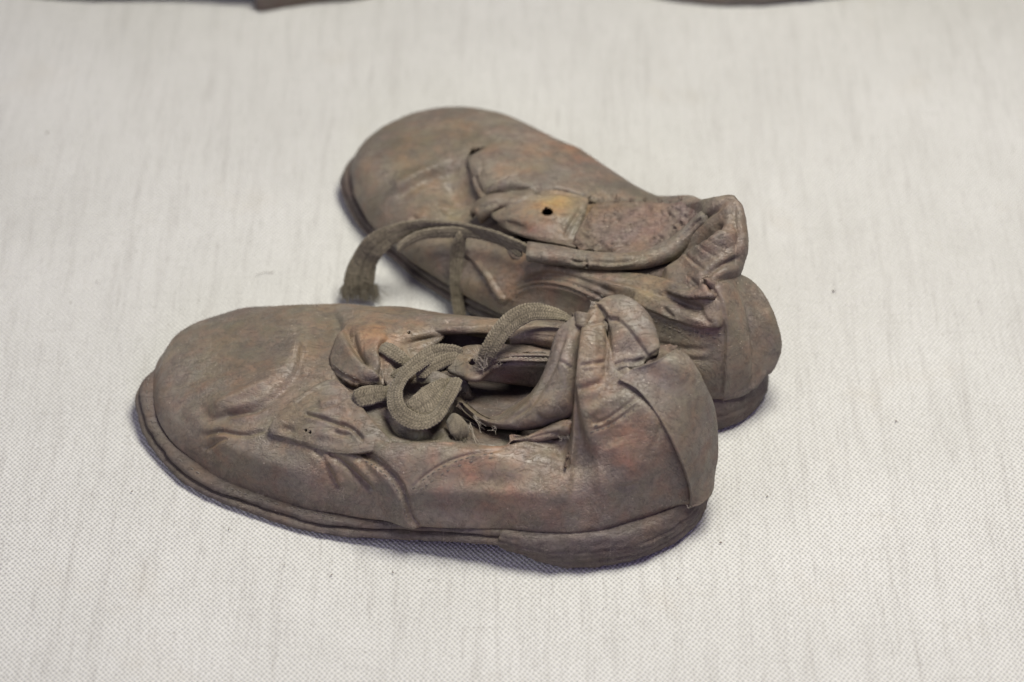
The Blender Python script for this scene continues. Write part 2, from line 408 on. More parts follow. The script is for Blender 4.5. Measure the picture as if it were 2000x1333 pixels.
def cloth():
    k = NT('unbleached_canvas'); g = k.n('ShaderNodeNewGeometry'); pos = k.mapping(g.outputs['Position'], (100, 100, 100))
    n2 = k.n('ShaderNodeTexNoise'); k.l(pos, n2.inputs['Vector']); n2.inputs['Scale'].default_value = 5; n2.inputs['Detail'].default_value = 2
    w2 = k.n('ShaderNodeVectorMath', operation='SCALE'); k.l(n2.outputs['Color'], w2.inputs[0]); w2.inputs['Scale'].default_value = .075
    a2 = k.n('ShaderNodeVectorMath', operation='ADD'); k.l(pos, a2.inputs[0]); k.l(w2.outputs[0], a2.inputs[1])
    wob = k.n('ShaderNodeVectorMath', operation='SCALE'); nz = k.n('ShaderNodeTexNoise'); k.l(pos, nz.inputs['Vector']); nz.inputs['Scale'].default_value = .8
    nz.inputs['Detail'].default_value = 3
    k.l(nz.outputs['Color'], wob.inputs[0]); wob.inputs['Scale'].default_value = .16
    ad = k.n('ShaderNodeVectorMath', operation='ADD'); k.l(k.mapping(a2.outputs[0], (1, 1, 1), (0, 0, math.radians(-3))), ad.inputs[0]); k.l(wob.outputs[0], ad.inputs[1])
    sp = k.n('ShaderNodeSeparateXYZ'); k.l(ad.outputs[0], sp.inputs[0])
    px = 2*math.pi/.128; py = 2*math.pi/.150
    sx = k.math('SINE', k.math('MULTIPLY', sp.outputs[0], px)); sy = k.math('SINE', k.math('MULTIPLY', sp.outputs[1], py))
    w = k.math('MULTIPLY', sx, sy)                                     # checkerboard of thread crossings
    thr = k.noise(k.mapping(pos, (7.8, 1.1, 1)), 1, 3, .6); thr2 = k.noise(k.mapping(pos, (1.0, 6.6, 1)), 1, 3, .6)
    amp = k.math('ADD', .45, k.math('MULTIPLY', k.noise(pos, 6, 2, .6), 1.1))
    h = k.math('ADD', k.math('MULTIPLY', w, amp), k.math('MULTIPLY', thr, 1.2)); h = k.math('ADD', h, k.math('MULTIPLY', thr2, .7))
    base = k.mix(k.ramp(k.noise(pos, .16, 4, .6), [(.35, 0), (.65, 1)]), (.468, .464, .424), (.510, .506, .466))
    # slubs: darker flax threads running one way, and blotches where they gather
    slub = k.noise(k.mapping(pos, (3.1, .22, 1), (0, 0, math.radians(-5))), 1, 5, .72, .3)
    base = k.mix(k.math('MULTIPLY', k.ramp(slub, [(.50, 0), (.72, 1)]), .34), base, (.30, .285, .255))
    slub2 = k.noise(k.mapping(pos, (12, .8, 1), (0, 0, math.radians(-4))), 1, 4, .75)
    base = k.mix(k.math('MULTIPLY', k.ramp(slub2, [(.53, 0), (.74, 1)]), .42), base, (.275, .26, .235))
    slub3 = k.noise(k.mapping(pos, (.7, 9, 1)), 1, 4, .75)
    base = k.mix(k.math('MULTIPLY', k.ramp(slub3, [(.57, 0), (.76, 1)]), .40), base, (.30, .285, .255))
    sp_ = k.noise(pos, 5.5, 3, .8)
    base = k.mix(k.math('MULTIPLY', k.ramp(sp_, [(.66, 0), (.76, 1)]), .6), base, (.20, .182, .155))
    st = k.noise(pos, .3, 4, .6)
    base = k.mix(k.math('MULTIPLY', k.ramp(st, [(.60, 0), (.75, 1)]), .35), base, (.43, .40, .335))
    gap = k.ramp(w, [(0.0, .60), (.30, .97), (1.0, 1.05)])            # weave shading put into the colour: darker gaps, brighter thread tops
    wm = k.n('ShaderNodeMapRange'); k.l(w, wm.inputs[0]); wm.inputs[1].default_value = -1; wm.inputs[2].default_value = 1
    gap = k.ramp(wm.outputs[0], [(.02, .56), (.42, .93), (1.0, 1.12)])
    base = k.mix(.9, base, gap, 'MULTIPLY')
    k.l(base, k.b.inputs['Base Color']); k.b.inputs['Roughness'].default_value = .95; k.b.inputs['Specular IOR Level'].default_value = .12
    k.l(k.bump(h, .7, .00017), k.b.inputs['Normal'])
    return k.m
M_CLOTH = cloth()

# ------------------------------------------------------------------ the cloth
def make_cloth():
    n = 260; x = np.linspace(-60, 60, n); y = np.linspace(-50, 70, n)
    X, Y = np.meshgrid(x, y, indexing='ij'); p = np.stack([X, Y, 0*X], -1)
    Z = -.045+.03*fbm(p, .07, 2, 3)
    V = np.stack([X, Y, Z], -1).reshape(-1, 3); i = np.arange(n*n).reshape(n, n)
    F = np.stack([i[:-1, :-1], i[1:, :-1], i[1:, 1:], i[:-1, 1:]], -1).reshape(-1, 4)
    o = mesh_obj('tablecloth', V, F, M_CLOTH); tag(o, 'pale unbleached woven canvas lying under the shoes', kind='structure')
    return o
make_cloth()
# ------------------------------------------------------------------ soles
def ring_outline(pts, n=420):
    p = np.array(pts, float); m = len(p); q = np.vstack([p[-3:], p, p[:3]])
    t = np.linspace(3, 3+m, n*3, endpoint=False); d = cr_weights(m+6, t)@q
    s = np.r_[0, np.cumsum(np.linalg.norm(np.diff(np.vstack([d, d[:1]]), axis=0), axis=1))]
    tt = np.interp(np.linspace(0, s[-1], n, endpoint=False), s, np.r_[t, 3+m])
    return cr_weights(m+6, tt)@q
def slab(name, O, z0, z1, inset, mat, parent, spine, label=None, seed=0, rough=.03, table=(), bulge=.03, rows=9, cuts=(), top_abs=None, flare=None, edge=.06):
    """a flat leather layer following outline O (n,3: z = bottom height) from O.z+z0 to O.z+z1"""
    n = len(O); A, B = [np.array(a, float) for a in spine]; d = B-A
    xy = O[:, :2]; t = np.clip(((xy-A)@d)/(d@d), .0, 1); c = A+t[:, None]*d
    v = xy-c; r = np.linalg.norm(v, axis=1, keepdims=True); e = v/r
    rings = []
    if not np.isscalar(inset): inset = inset[:, None]
    prof = [(0, 0.0), (.5, 0.0), (.92, 0.0)]
    def ring(k, z, off):
        zz = O[:, 2]+z if top_abs is None else O[:, 2]*(1-(z-z0)/(z1-z0))+top_abs*(z-z0)/(z1-z0)
        f_ = (z-z0)/(z1-z0)
        return np.concatenate([c+e*(r*k-off-(0 if flare is None else flare[:, None]*f_)), zz[:, None]], 1)
    for k, _ in prof: rings.append(ring(k, z0, inset))
    h = z1-z0
    for f in np.linspace(0, 1, rows):
        a = f*math.pi; rr = edge*(1-abs(math.sin(a))**.4)
        R = ring(1, z0+h*f, inset+rr-bulge*math.sin(a))
        for (cf, amp, w, ph) in cuts: R[:, :2] -= e*(amp*np.exp(-((f-cf)/w)**2)*(.55+.45*vnoise(R*1.0, .8, ph)))[:, None]
        R[:, :2] += e*(rough*fbm(R, 2.2, 4, seed)+rough*.5*fbm(R*np.array([1, 1, 5.]), 3, 3, seed+3))[:, None]
        rings.append(R)
    for k, _ in prof[::-1]: rings.append(ring(k, z1, inset))
    V = np.array(rings); m = len(V); V[..., 2] += .012*fbm(V, 1.5, 3, seed+8)
    i = np.arange(m-1)[:, None]*n+np.arange(n)[None]; j = np.arange(m-1)[:, None]*n+(np.arange(n)+1)[None] % n
    F = np.stack([i, j, j+n, i+n], -1).reshape(-1, 4)
    VV = V.reshape(-1, 3)
    o = mesh_obj(name, VV, F, mat, parent, tint=tints(VV, table))
    if label: o['label'] = label
    return o
def in_poly(q, poly):
    x, y = q[..., 0], q[..., 1]; c = np.zeros(x.shape, bool); n = len(poly); j = n-1
    for i in range(n):
        xi, yi = poly[i]; xj, yj = poly[j]
        c ^= ((yi > y) != (yj > y)) & (x < (xj-xi)*(y-yi)/(yj-yi+1e-9)+xi); j = i
    return c
def stitches(name, path_px, target, parent, step=.15, length=.10, r=.013, mat=None, lift=.004):
    """a run of sewn stitches lying on a panel, dipping at both ends"""
    bv = BVHTree.FromPolygons([v.co[:] for v in target.data.vertices], [p.vertices[:] for p in target.data.polygons]) if not isinstance(target, BVHTree) else target
    pp = spline(np.array(path_px, float), 400); pos = []
    o = Vector(CAM*SC)
    for p in pp:
        d = (P(p[0], p[1], 0)-CAM); d /= np.linalg.norm(d)
        h = bv.ray_cast(o, Vector(d))
        if h[0] is not None: pos.append(np.r_[np.array(h[0])/SC, np.array(h[1])])
    if len(pos) < 8: return None
    pos = np.array(pos); s = np.r_[0, np.cumsum(np.linalg.norm(np.diff(pos[:, :3], axis=0), axis=1))]
    acc = Acc(); x = 0
    while x+length < s[-1]:
        ln = length*rng.uniform(.8, 1.15)
        if rng.random() < .7:
            tt = np.linspace(x, x+ln, 5); q = np.stack([np.interp(tt, s, pos[:, k]) for k in range(6)], -1)
            if np.linalg.norm(q[0, :3]-q[-1, :3]) < ln*2:
                nn = q[:, 3:]; nn = nn*np.sign((nn*(CAM-q[:, :3])).sum(1))[:, None]
                q3 = q[:, :3]+nn*(lift+r*np.array([-.9, .35, .7, .35, -.9]))[:, None]
                V, F = tube(q3, r*np.array([.7, 1, 1.05, 1, .7]), 5); acc.add(V, F)
        x += step*rng.uniform(.9, 1.1)
    if not acc.V: return None
    o2 = acc.build(name, mat or M_STITCH, parent); tag(o2, kind='stuff'); return o2
def bvh_of(objs):
    V = []; F = []; n = 0
    for o in objs:
        me = o.data; v = np.empty(len(me.vertices)*3, np.float32); me.vertices.foreach_get('co', v)
        V += v.reshape(-1, 3).tolist(); F += [[a+n for a in p.vertices] for p in me.polygons]; n = len(V)
    return BVHTree.FromPolygons(V, F)
def fray(name, roots, dirs, n, length, r, mat, parent, spread=.5, seed=0, curl=.5, sag=0.4, zmin=.02, jit=.03):
    """loose fibres"""
    g = np.random.default_rng(seed); acc = Acc()
    for k in range(n):
        i = g.integers(len(roots)); p = np.array(roots[i], float)+g.normal(0, jit, 3)
        d = np.array(dirs[i], float); d /= np.linalg.norm(d)
        L = length*g.uniform(.4, 1.2); m = 7; q = [p]
        for j in range(m):
            d = d+g.normal(0, curl/m**.5*.6, 3)+np.array([0, 0, -sag/m]); d /= np.linalg.norm(d)
            if j == 0: d = d+g.normal(0, spread, 3); d /= np.linalg.norm(d)
            q.append(q[-1]+d*L/m)
        q = np.array(q); q[:, 2] = np.maximum(q[:, 2], zmin)
        V, F = tube(q, r*np.linspace(1, .5, len(q)), 4); acc.add(V, F)
    o = acc.build(name, mat, parent); tag(o, kind='stuff'); return o

# ================================================================== FRONT SHOE
fs = empty('worn_shoe', (-2.3, -4.2, 0))
tag(fs, 'crumpled brown leather shoe nearest the camera, with a knotted braided lace', 'shoe', 'pair of worn leather shoes')
O1 = ring_outline([(-9.65,-2.32,.42),(-9.55,-3.14,.25),(-9.32,-3.69,.12),(-8.91,-4.31,.05),(-8.33,-5.01,.02),(-7.4,-5.67,.02),(-6.21,-6.23,.02),(-5.04,-6.67,.02),
 (-3.89,-6.96,.1),(-1.99,-7.31,.38),(-.49,-7.6,.55),(1.0,-7.85,.6),(2.4,-7.8,.6),(3.6,-7.35,.6),(4.5,-6.55,.6),(4.93,-5.5,.6),(4.9,-4.6,.6),(4.4,-3.8,.6),(3.6,-3.35,.6),(2,-2.85,.6),
 (0,-2.2,.52),(-2,-1.2,.35),(-4,-.45,.08),(-6,-.05,.02),(-7.5,-.15,.05),(-8.5,-.78,.18),(-9.15,-1.4,.35)])
SP1 = ((-7.2,-2.8), (2.6,-5.4))
hz1 = sstep((O1[:, 0]-.2)/2.2)
slab('outsole', O1, 0, .20, .03+.31*hz1, M_SOLE, fs, SP1, seed=3, rough=.05)
slab('welt', O1, .212, .41, .16+.24*hz1, M_SOLE, fs, SP1, seed=3, rough=.05)
# heel: lifts cut straight across at the breast
def heel_outline(O, keep, zb=0):
    a, b, side = keep     # line through a,b ; keep points on +side
    a = np.array(a); b = np.array(b); d = b-a; nrm = np.array([-d[1], d[0]])*side/np.linalg.norm(d)
    P2 = O[:, :2]; dist = (P2-a)@nrm; k = dist > 0
    idx = np.where(k)[0]; br = np.where(np.diff(idx) > 1)[0]
    if len(br): idx = np.r_[idx[br[0]+1:], idx[:br[0]+1]]
    arc = P2[idx]; line = arc[-1]+(arc[0]-arc[-1])*np.linspace(.03, .97, 40)[:, None]
    line += nrm*(.12*np.sin(np.linspace(0, math.pi, 40)))[:, None]*(-1)
    o = np.vstack([arc, line]); return ring_outline(np.c_[o[::4], np.full(len(o[::4]), zb)], 360)
H1 = heel_outline(O1, ((-.35,-7.6), (1.0,-2.5), -1))
hs = ((1.8,-5.1), (3.2,-5.3))
H1[:, 2] = .42*(1-sstep((H1[:, 0]+.55)/1.9))*sstep((-4.2-H1[:, 1])/2)+.02
slab('heel_block', H1, .0, .60, -.03+.07*(1-sstep((H1[:, 0]+.35)/1.6)), M_SOLE, fs, hs, seed=3, rough=.06, bulge=.05, rows=22, cuts=((.30,.07,.035,4),(.62,.06,.028,14),(.48,.03,.03,24)), top_abs=1.0, flare=.17*sstep((H1[:, 0]+.3)/2.2), edge=.12)

N1 = [
 [(1366,985,.88),(1366,945,1.52),(1352,885,2.52),(1320,815,3.42),(1280,755,4.10),(1242,730,4.35),(1215,700,4.5),(1195,660,4.7)],
 [(1325,992,1.0),(1325,930,2.03),(1304,870,3.03),(1275,812,3.80),(1238,768,4.18),(1212,750,4.15),(1200,700,4.5),(1188,655,4.7)],
 [(1275,1010,1.0),(1272,960,1.8),(1250,900,2.8),(1222,830,3.6),(1197,775,4.1),(1186,735,4.3),(1185,665,4.75),(1172,600,5.05)],
 [(1230,1025,1.0),(1225,970,1.8),(1205,900,2.8),(1182,830,3.55),(1165,775,4.1),(1158,715,4.55),(1158,645,4.95),(1160,594,5.15)],
 [(1188,1037,1.0),(1184,985,1.75),(1172,925,2.6),(1150,850,3.35),(1134,790,3.9),(1128,735,4.35),(1134,665,4.85),(1140,614,5.0)],
 [(1150,1043,.99),(1149,995,1.6),(1145,940,2.3),(1138,890,2.7),(1132,850,3.1),(1126,800,3.6),(1124,740,4.15),(1136,640,4.8)],
 [(1110,1046,.98),(1110,1000,1.6),(1108,950,2.2),(1108,905,2.55),(1108,878,2.6),(1106,862,2.65),(1104,850,2.75),(1102,838,2.8)],
 [(1060,1044,.96),(1060,1005,1.6),(1060,955,2.2),(1060,910,2.55),(1060,885,2.62),(1060,872,2.6),(1056,862,2.62),(1050,850,2.7)],
 [(980,1038,.93),(980,998,1.6),(980,950,2.15),(980,905,2.6),(980,880,2.72),(980,868,2.7)],
 [(900,1036,.88),(900,998,1.5),(900,950,2.1),(900,900,2.6),(900,875,2.75),(900,861,2.7)],
 [(820,1032,.80),(820,998,1.4),(820,950,2.0),(820,900,2.5),(820,872,2.65),(820,860,2.65)],
 [(740,1018,.66),(740,985,1.2),(740,940,1.8),(738,895,2.3),(735,870,2.5),(735,850,2.5)],
 [(670,1006,.53),(670,972,1.1),(672,930,1.65),(676,880,2.15),(688,820,2.4),(692,738,2.42)],
 [(600,994,.43),(600,965,.95),(606,922,1.6),(612,880,2.05),(618,800,2.35),(638,719,2.42)],
 [(520,970,.42),(520,944,.85),(528,900,1.5),(545,850,1.95),(580,785,2.3),(607,709,2.38)],
 [(440,940,.42),(441,916,.8),(455,875,1.4),(485,825,1.85),(540,765,2.2),(593,704,2.35)],
 [(388,906,.43),(391,884,.8),(408,848,1.3),(445,800,1.8),(510,748,2.15),(578,699,2.32)],
 [(339,866,.5),(343,846,.8),(362,812,1.25),(405,770,1.75),(480,730,2.1),(564,695,2.3)],
 [(306,812,.66),(309,795,.9),(329,769,1.24),(387,737,1.62),(465,713,2.05),(555,692,2.27)],
 [(300,749,.82),(303,737,1.0),(324,717,1.30),(377,700,1.66),(460,692,2.02),(550,690,2.25)],
 [(310,702,.8),(315,690,.98),(338,674,1.26),(390,664,1.6),(470,670,1.98),(552,690,2.24)],
 [W(-8.85,-.95,.62),(343,658,.95),(357,647,1.25),(400,645,1.6),(475,664,1.95),(560,692,2.26)],
 [W(-8.1,-.6,.5),(402,627,1.02),(417,620,1.34),(450,629,1.66),(500,652,2.0),(570,695,2.3)],
 [W(-7.2,-.45,.45),(462,606,1.15),(472,603,1.5),(495,614,1.8),(535,642,2.08),(586,701,2.34)],
 [W(-6.1,-.4,.45),(540,602,1.25),(545,599,1.6),(560,610,1.95),(580,635,2.2),(608,708,2.39)],
 [W(-5,-.5,.45),(612,603,1.35),(615,598,1.75),(622,610,2.1),(630,648,2.34),(638,716,2.42)],
 [W(-4,-.75,.5),(692,604,1.5),(698,600,2.0),(700,610,2.38),(692,650,2.5),(690,728,2.42)],
 [W(-2.9,-1.1,.6),(780,608,1.7),(782,604,2.3),(785,614,2.68),(785,640,2.75),(782,668,2.5)],
 [W(-1.7,-1.55,.75),(870,624,1.9),(870,616,2.6),(872,626,2.95),(875,648,2.9),(875,672,2.4)],
 [W(-.5,-2.1,.9),(955,632,2.1),(958,624,2.9),(960,630,3.15),(960,648,3.1),(960,672,2.5)],
 [W(1,-2.55,1.),(1060,638,2.3),(1062,631,3.1),(1065,636,3.3),(1065,652,3.2),(1065,676,2.6)],
 [W(2.5,-3.0,1.0),W(2.5,-2.95,2),W(2.5,-3.0,3.0),W(2.5,-3.2,3.8),W(2.5,-3.5,4.2),W(2.5,-3.8,4.3)],
 [W(3.8,-3.5,1.),W(3.95,-3.5,1.8),W(3.9,-3.7,2.5),W(3.7,-4.0,3.0),W(3.5,-4.2,3.2),W(3.3,-4.4,3.3)],
]
T1 = [(560,730,2.3,.8,(1.45,1.25,1.05),.6),(480,790,2,.9,(1.5,1.32,1.1),.6),(420,850,1.4,.8,(1.25,1.05,.9),.5),(400,700,1.8,1.5,(.93,.98,1.0),.7),(955,925,2.1,.8,(1.6,1.0,.82),.75),
 (905,900,2.3,.6,(1.5,1.0,.85),.8),(1200,850,3.3,.6,(1.45,1.0,.9),.8),(1220,915,2.9,.45,(1.6,.95,.75),.8),(1060,950,2.1,.9,(1.3,1.02,.92),.7),(1290,880,3.0,.7,(1.25,.95,.95),.6),
 (990,975,1.7,.9,(1.05,.97,1.04),.6),(860,960,1.9,.7,(1.02,.97,1.05),.6),(1100,985,1.6,.9,(1.05,.96,.98),.6),(1170,690,4.5,.5,(1.4,1.15,1.0),.8),(1150,760,4,.35,(1.7,1.1,.85),.8),(1160,800,3.8,.35,(1.8,1.45,1.1),.8),
 (705,645,2.7,1.0,(1.3,1.08,.92),.5),(760,660,2.8,.8,(1.45,1.08,.9),.8),(930,640,3,.9,(1.3,1.1,1.0),.6),(640,930,1.6,.8,(1.2,1.0,1.0),.6),(760,980,1.2,.8,(1.0,.97,1.0),.6),(870,880,2.6,.8,(1.35,1.1,.98),.7),
 (1120,900,2.5,.6,(.95,.98,.95),.8),(1040,905,2.5,.5,(1.0,1.03,.98),.8),(1330,830,3.4,.8,(1.05,1.05,.98),.8),(1370,900,2,.8,(.98,1.0,.95),.8),(1240,640,5,.5,(1.2,1.1,1.02),.7),(1000,1000,1.4,1.2,(.95,.85,.9),.5),
 (600,820,2.4,.7,(1.3,1.2,1.05),.7),(690,800,2.5,.5,(1.3,1.1,1.0),.6),(1210,1000,1.5,1.2,(.85,.82,.8),.7)]
F1 = [
 # toe box: long ridge and the sag below it
 ('ridge',[(395,815),(440,790),(490,765),(540,735),(580,690),(605,650)],.12,22),('ridge',[(420,800),(480,775),(530,752)],.07,8),
 ('fold',[(405,822),(440,815),(490,800),(540,775),(575,740),(590,700),(600,650)],.075,9,30),
 ('blob',450,700,70,45,-20,-.07),('blob',560,860,60,35,25,-.06),('blob',640,640,26,60,10,-.10),
 ('crease',[(392,852),(430,845),(480,850),(520,838)],.06,4),('crease',[(395,880),(430,862),(450,856)],.05,4),('crease',[(440,812),(480,806),(505,800),(520,790)],.06,4),
 ('ridge',[(350,780),(400,830),(450,870),(520,900),(600,925)],.05,16),
 ('crease',[(610,872),(635,900),(650,930),(664,962)],.05,6),('crease',[(640,880),(680,910),(710,940),(735,962)],.07,6),('ridge',[(625,885),(650,915),(668,950)],.05,8),
 ('ridge',[(690,900),(720,925),(745,950)],.05,9),
 # vamp seam running from the tab to the sole
 ('step',[(645,880),(690,884),(720,896),(750,918),(775,945),(790,975),(800,1010),(825,1036)],.10,5,-30),
 ('step',[(690,870),(730,885),(765,915),(790,945),(800,975)],.05,4,22),
 ('crease',[(800,960),(830,930),(870,905),(920,888),(990,878)],.025,3),
 # side sag and roll
 ('blob',900,1000,110,18,4,-.07),('blob',960,960,130,16,2,.08),('blob',1090,915,60,18,0,-.05),
 ('blob',1160,902,34,34,20,-.12),('crease',[(1150,870),(1162,890),(1180,915),(1200,950)],.02,10),
 ('ridge',[(1195,860),(1215,900),(1225,950)],.09,24),
 # ankle column folds
 ('crease',[(1132,716),(1150,711),(1170,709),(1184,706)],.05,3.2),('crease',[(1136,724),(1160,722)],.02,3),('crease',[(1150,636),(1166,632),(1184,629)],.03,3),
 ('crease',[(1126,765),(1140,758),(1160,752),(1180,745)],.05,6),('blob',1160,680,16,24,0,.05),('blob',1200,780,22,10,-15,.05),('blob',1160,800,20,12,-20,.06),
 ('crease',[(1146,832),(1180,822),(1210,803),(1240,780),(1252,771)],.030,3.2),('crease',[(1150,842),(1184,832),(1218,812),(1250,786)],.030,3.2),('crease',[(1155,826),(1165,816)],.03,7),
 ('crease',[(1186,600),(1187,640),(1186,690),(1183,728),(1188,742)],.035,4),
 ('crease',[(1300,790),(1285,850),(1262,890)],.015,5),
 # far wall
 ('blob',900,668,70,9,-3,-.22),('blob',830,668,26,10,0,-.18),('crease',[(640,600),(660,625),(662,660),(650,700)],.04,6),('ridge',[(800,655),(840,648),(930,638),(990,640)],.05,6),
 ('blob',760,690,24,14,30,-.10),('hole',799,650,3.2,3.2,.12),
 ('crease',[(690,610),(780,622),(880,632),(960,640)],.018,4),
]
SEAM_V = [(525,835),(645,880),(690,884),(720,896),(750,918),(775,945),(790,975),(800,1010),(825,1045),(825,1200),(0,1200),(0,300),(700,300),(700,606),(672,632),(640,700),(700,752),(640,800)]
def split1(fc, q, u):
    v = in_poly(q, SEAM_V)
    return np.where((u < .62) & v, 0, np.where((u >= .62) & (q[..., 0] < 700), 0, 1))
S = grid_surface(N1, .036, .036)
# close the vamp along its centre line
qe = proj(S[:, -1]); tx = np.clip(qe[:, 0], 548, 700); on = 1-sstep((qe[:, 0]-636)/40)
line = np.array([P(x, 690+(x-548)*.322, 2.25+(x-548)*.0019) for x in tx])
dl = (line-S[:, -1])*on[:, None]; nb = 14; w_ = sstep(np.linspace(0, 1, nb))
S[:, -nb:] += dl[:, None]*w_[None, :, None]
def close_n(q):
    w = np.zeros(q.shape[:2]); m = 26; w[:, -m:] = sstep(np.linspace(0, 1.6, m))[None]
    w = w*(1-sstep((q[..., 0]-640)/50))
    return w[..., None], np.array([-.06, -.12, .99])
up1 = shell('quarter', S, .16, M_LEATHER, fs, F1, T1, wr=.028, seed=5, split=split1, names=['vamp', 'quarter'], edge_w=lambda q: sstep((q[..., 0]-700)/60), nfix=close_n)

# heel counter: a panel sewn over the back
NC = [
 [(1345,989,.98),(1344,956,1.56),(1326,899,2.60),(1293,830,3.55),(1250,768,4.17),(1208,742,4.30)],
 [(1368,982,.97),(1370,930,1.6),(1357,865,2.68),(1327,795,3.68),(1287,745,4.3),(1240,719,4.5)],
 [(1385,960,.97),(1391,900,1.65),(1381,830,2.78),(1356,760,3.88),(1322,715,4.6),(1288,702,4.75)],
 [W(4.9,-5.6,.98),(1397,880,1.65),(1393,805,2.8),(1367,742,3.9),(1343,702,4.45),(1318,688,4.65)],
 [W(4.72,-4.9,.98),W(4.70,-5.0,1.9),W(4.58,-5.05,2.85),W(4.32,-5.1,3.6),W(4.08,-5.05,4.1),W(3.95,-5.0,4.25)],
 [W(4.3,-4.1,.98),W(4.3,-4.15,1.8),W(4.2,-4.25,2.6),W(4.1,-4.4,3.2),W(3.9,-4.5,3.6),W(3.75,-4.5,3.8)],
 [W(3.75,-3.45,.98),W(3.85,-3.5,1.9),W(3.75,-3.6,2.6),W(3.6,-3.8,3.1),W(3.5,-3.9,3.3),W(3.4,-4,3.4)]]
FC = [('crease',[(1346,985),(1338,940),(1322,892),(1298,838)],.0,4),('blob',1330,760,30,50,-20,-.06),('ridge',[(1380,830),(1388,880),(1388,930)],.04,12),('crease',[(1300,790),(1330,850),(1345,900)],.02,6),('crease',[(1262,722),(1290,712),(1320,702)],.03,4),
 ('crease',[(1370,940),(1355,965),(1345,985)],.04,5),('blob',1360,850,18,40,-12,.05)]
counter1 = shell('heel_counter', grid_surface(NC, .036, .036), .065, M_LEATHER_B, fs, FC, T1, wr=.025, seed=15, flip=False)

# folded-down collar flap right of the column
NF = [
 [(1158,594,5.12),(1174,613,4.98),(1184,640,4.80),(1184,690,4.50),(1183,740,4.28)],
 [(1185,578,5.25),(1197,612,5.08),(1204,650,4.88),(1205,690,4.6),(1206,730,4.35)],
 [(1214,573,5.3),(1224,605,5.2),(1232,645,4.98),(1235,680,4.7),(1232,716,4.45)],
 [(1243,584,5.25),(1254,612,5.18),(1262,645,4.98),(1264,675,4.75),(1260,706,4.5)],
 [(1264,605,5.1),(1276,635,5.0),(1282,655,4.85),(1284,680,4.7),(1278,700,4.5)],
 [(1272,622,4.9),(1284,645,4.8),(1288,665,4.7),(1290,682,4.6),(1290,697,4.4)]]
FF = [('step',[(1191,626),(1204,622),(1230,644),(1251,671),(1268,697)],.05,3.5,24),('crease',[(1189,622),(1198,626),(1210,622)],.03,4),('blob',1222,690,22,16,-20,-.05),
 ('crease',[(1196,716),(1215,708),(1240,706),(1262,700)],.05,3.5),('crease',[(1160,593),(1175,606),(1186,624)],.04,3),('blob',1212,660,14,26,15,.03),('crease',[(1190,640),(1191,680),(1190,730)],.02,3)]
shell('collar_flap', grid_surface(NF, .034, .034), .17, M_LEATHER_B, fs, FF, T1, wr=.035, seed=19, flip=False)
# little patch filling the dip between flap and counter
shell('lining_patch', grid_surface([[(1255,690,4.5),(1262,712,4.4),(1240,735,4.1)],[(1290,672,4.5),(1292,695,4.45),(1280,730,4.1)],[(1325,675,4.55),(1322,692,4.5),(1310,720,4.1)]], .05, .05), .14, M_SUEDE, fs, [('crease',[(1298,678),(1315,686),(1330,680)],.08,4)], T1, wr=.03, seed=29, flip=False)

# collar band sweeping round the opening
NB = [
 [(1112,640,4.2),(1116,622,4.9),(1126,616,5.02),(1136,622,5.0),(1141,640,4.85)],
 [(1082,672,3.9),(1086,652,4.55),(1096,648,4.72),(1118,660,4.75),(1136,682,4.5)],
 [(1066,722,3.4),(1071,702,4.1),(1080,696,4.32),(1102,706,4.45),(1130,725,4.2)],
 [(1040,765,2.7),(1052,748,3.6),(1062,743,3.86),(1090,755,4.0),(1126,772,3.8)],
 [(1005,790,2.2),(1019,790,3.1),(1030,792,3.38),(1070,800,3.5),(1125,812,3.2)],
 [(975,800,1.9),(985,812,2.7),(995,819,2.95),(1025,832,2.95),(1068,838,2.55)],
 [(945,796,1.8),(957,816,2.45),(964,826,2.68),(982,836,2.6),(1005,842,2.3)],
 [(915,778,1.8),(927,803,2.35),(932,813,2.5),(940,824,2.4),(950,834,2.1)],
 [(893,756,1.8),(897,776,2.3),(899,784,2.42),(901,795,2.3),(904,810,2.1)]]
FB = [('crease',[(1110,640),(1092,690),(1082,720),(1060,760),(1040,790),(1010,812),(985,826)],.035,3),('crease',[(1132,650),(1126,700),(1121,750),(1122,800)],.03,7),
 ('blob',1085,790,24,20,-30,.05),('crease',[(1090,705),(1105,712),(1118,722)],.03,3),('crease',[(1045,810),(1070,820),(1100,815)],.03,5)]
band = shell('collar_band', grid_surface(NB, .034, .034), .15, M_LEATHER, fs, FB, T1, wr=.03, seed=33, flip=True)
# rolled lip of the near quarter under the band
NR = [
 [(985,868,2.55),(990,864,2.68),(1000,862,2.7),(1010,865,2.6)],
 [(1030,862,2.4),(1034,852,2.75),(1042,848,2.85),(1052,856,2.8),(1056,866,2.6)],
 [(1066,850,2.4),(1070,835,2.9),(1080,830,3.05),(1090,842,3.0),(1096,858,2.7)],
 [(1098,842,2.6),(1104,824,3.1),(1112,820,3.2),(1122,834,3.1),(1128,852,2.8)],
 [(1122,840,2.7),(1128,832,3.05),(1134,834,3.1),(1142,846,2.95),(1148,860,2.7)]]
shell('rolled_lip', grid_surface(NR, .03, .03), .14, M_LEATHER, fs, [('crease',[(1120,826),(1124,845),(1138,858)],.10,6),('crease',[(1030,858),(1070,848),(1100,846)],.03,4)], [(1080,840,3,1.2,(1.5,1.1,.95),.8)], wr=.03, seed=37, flip=True)

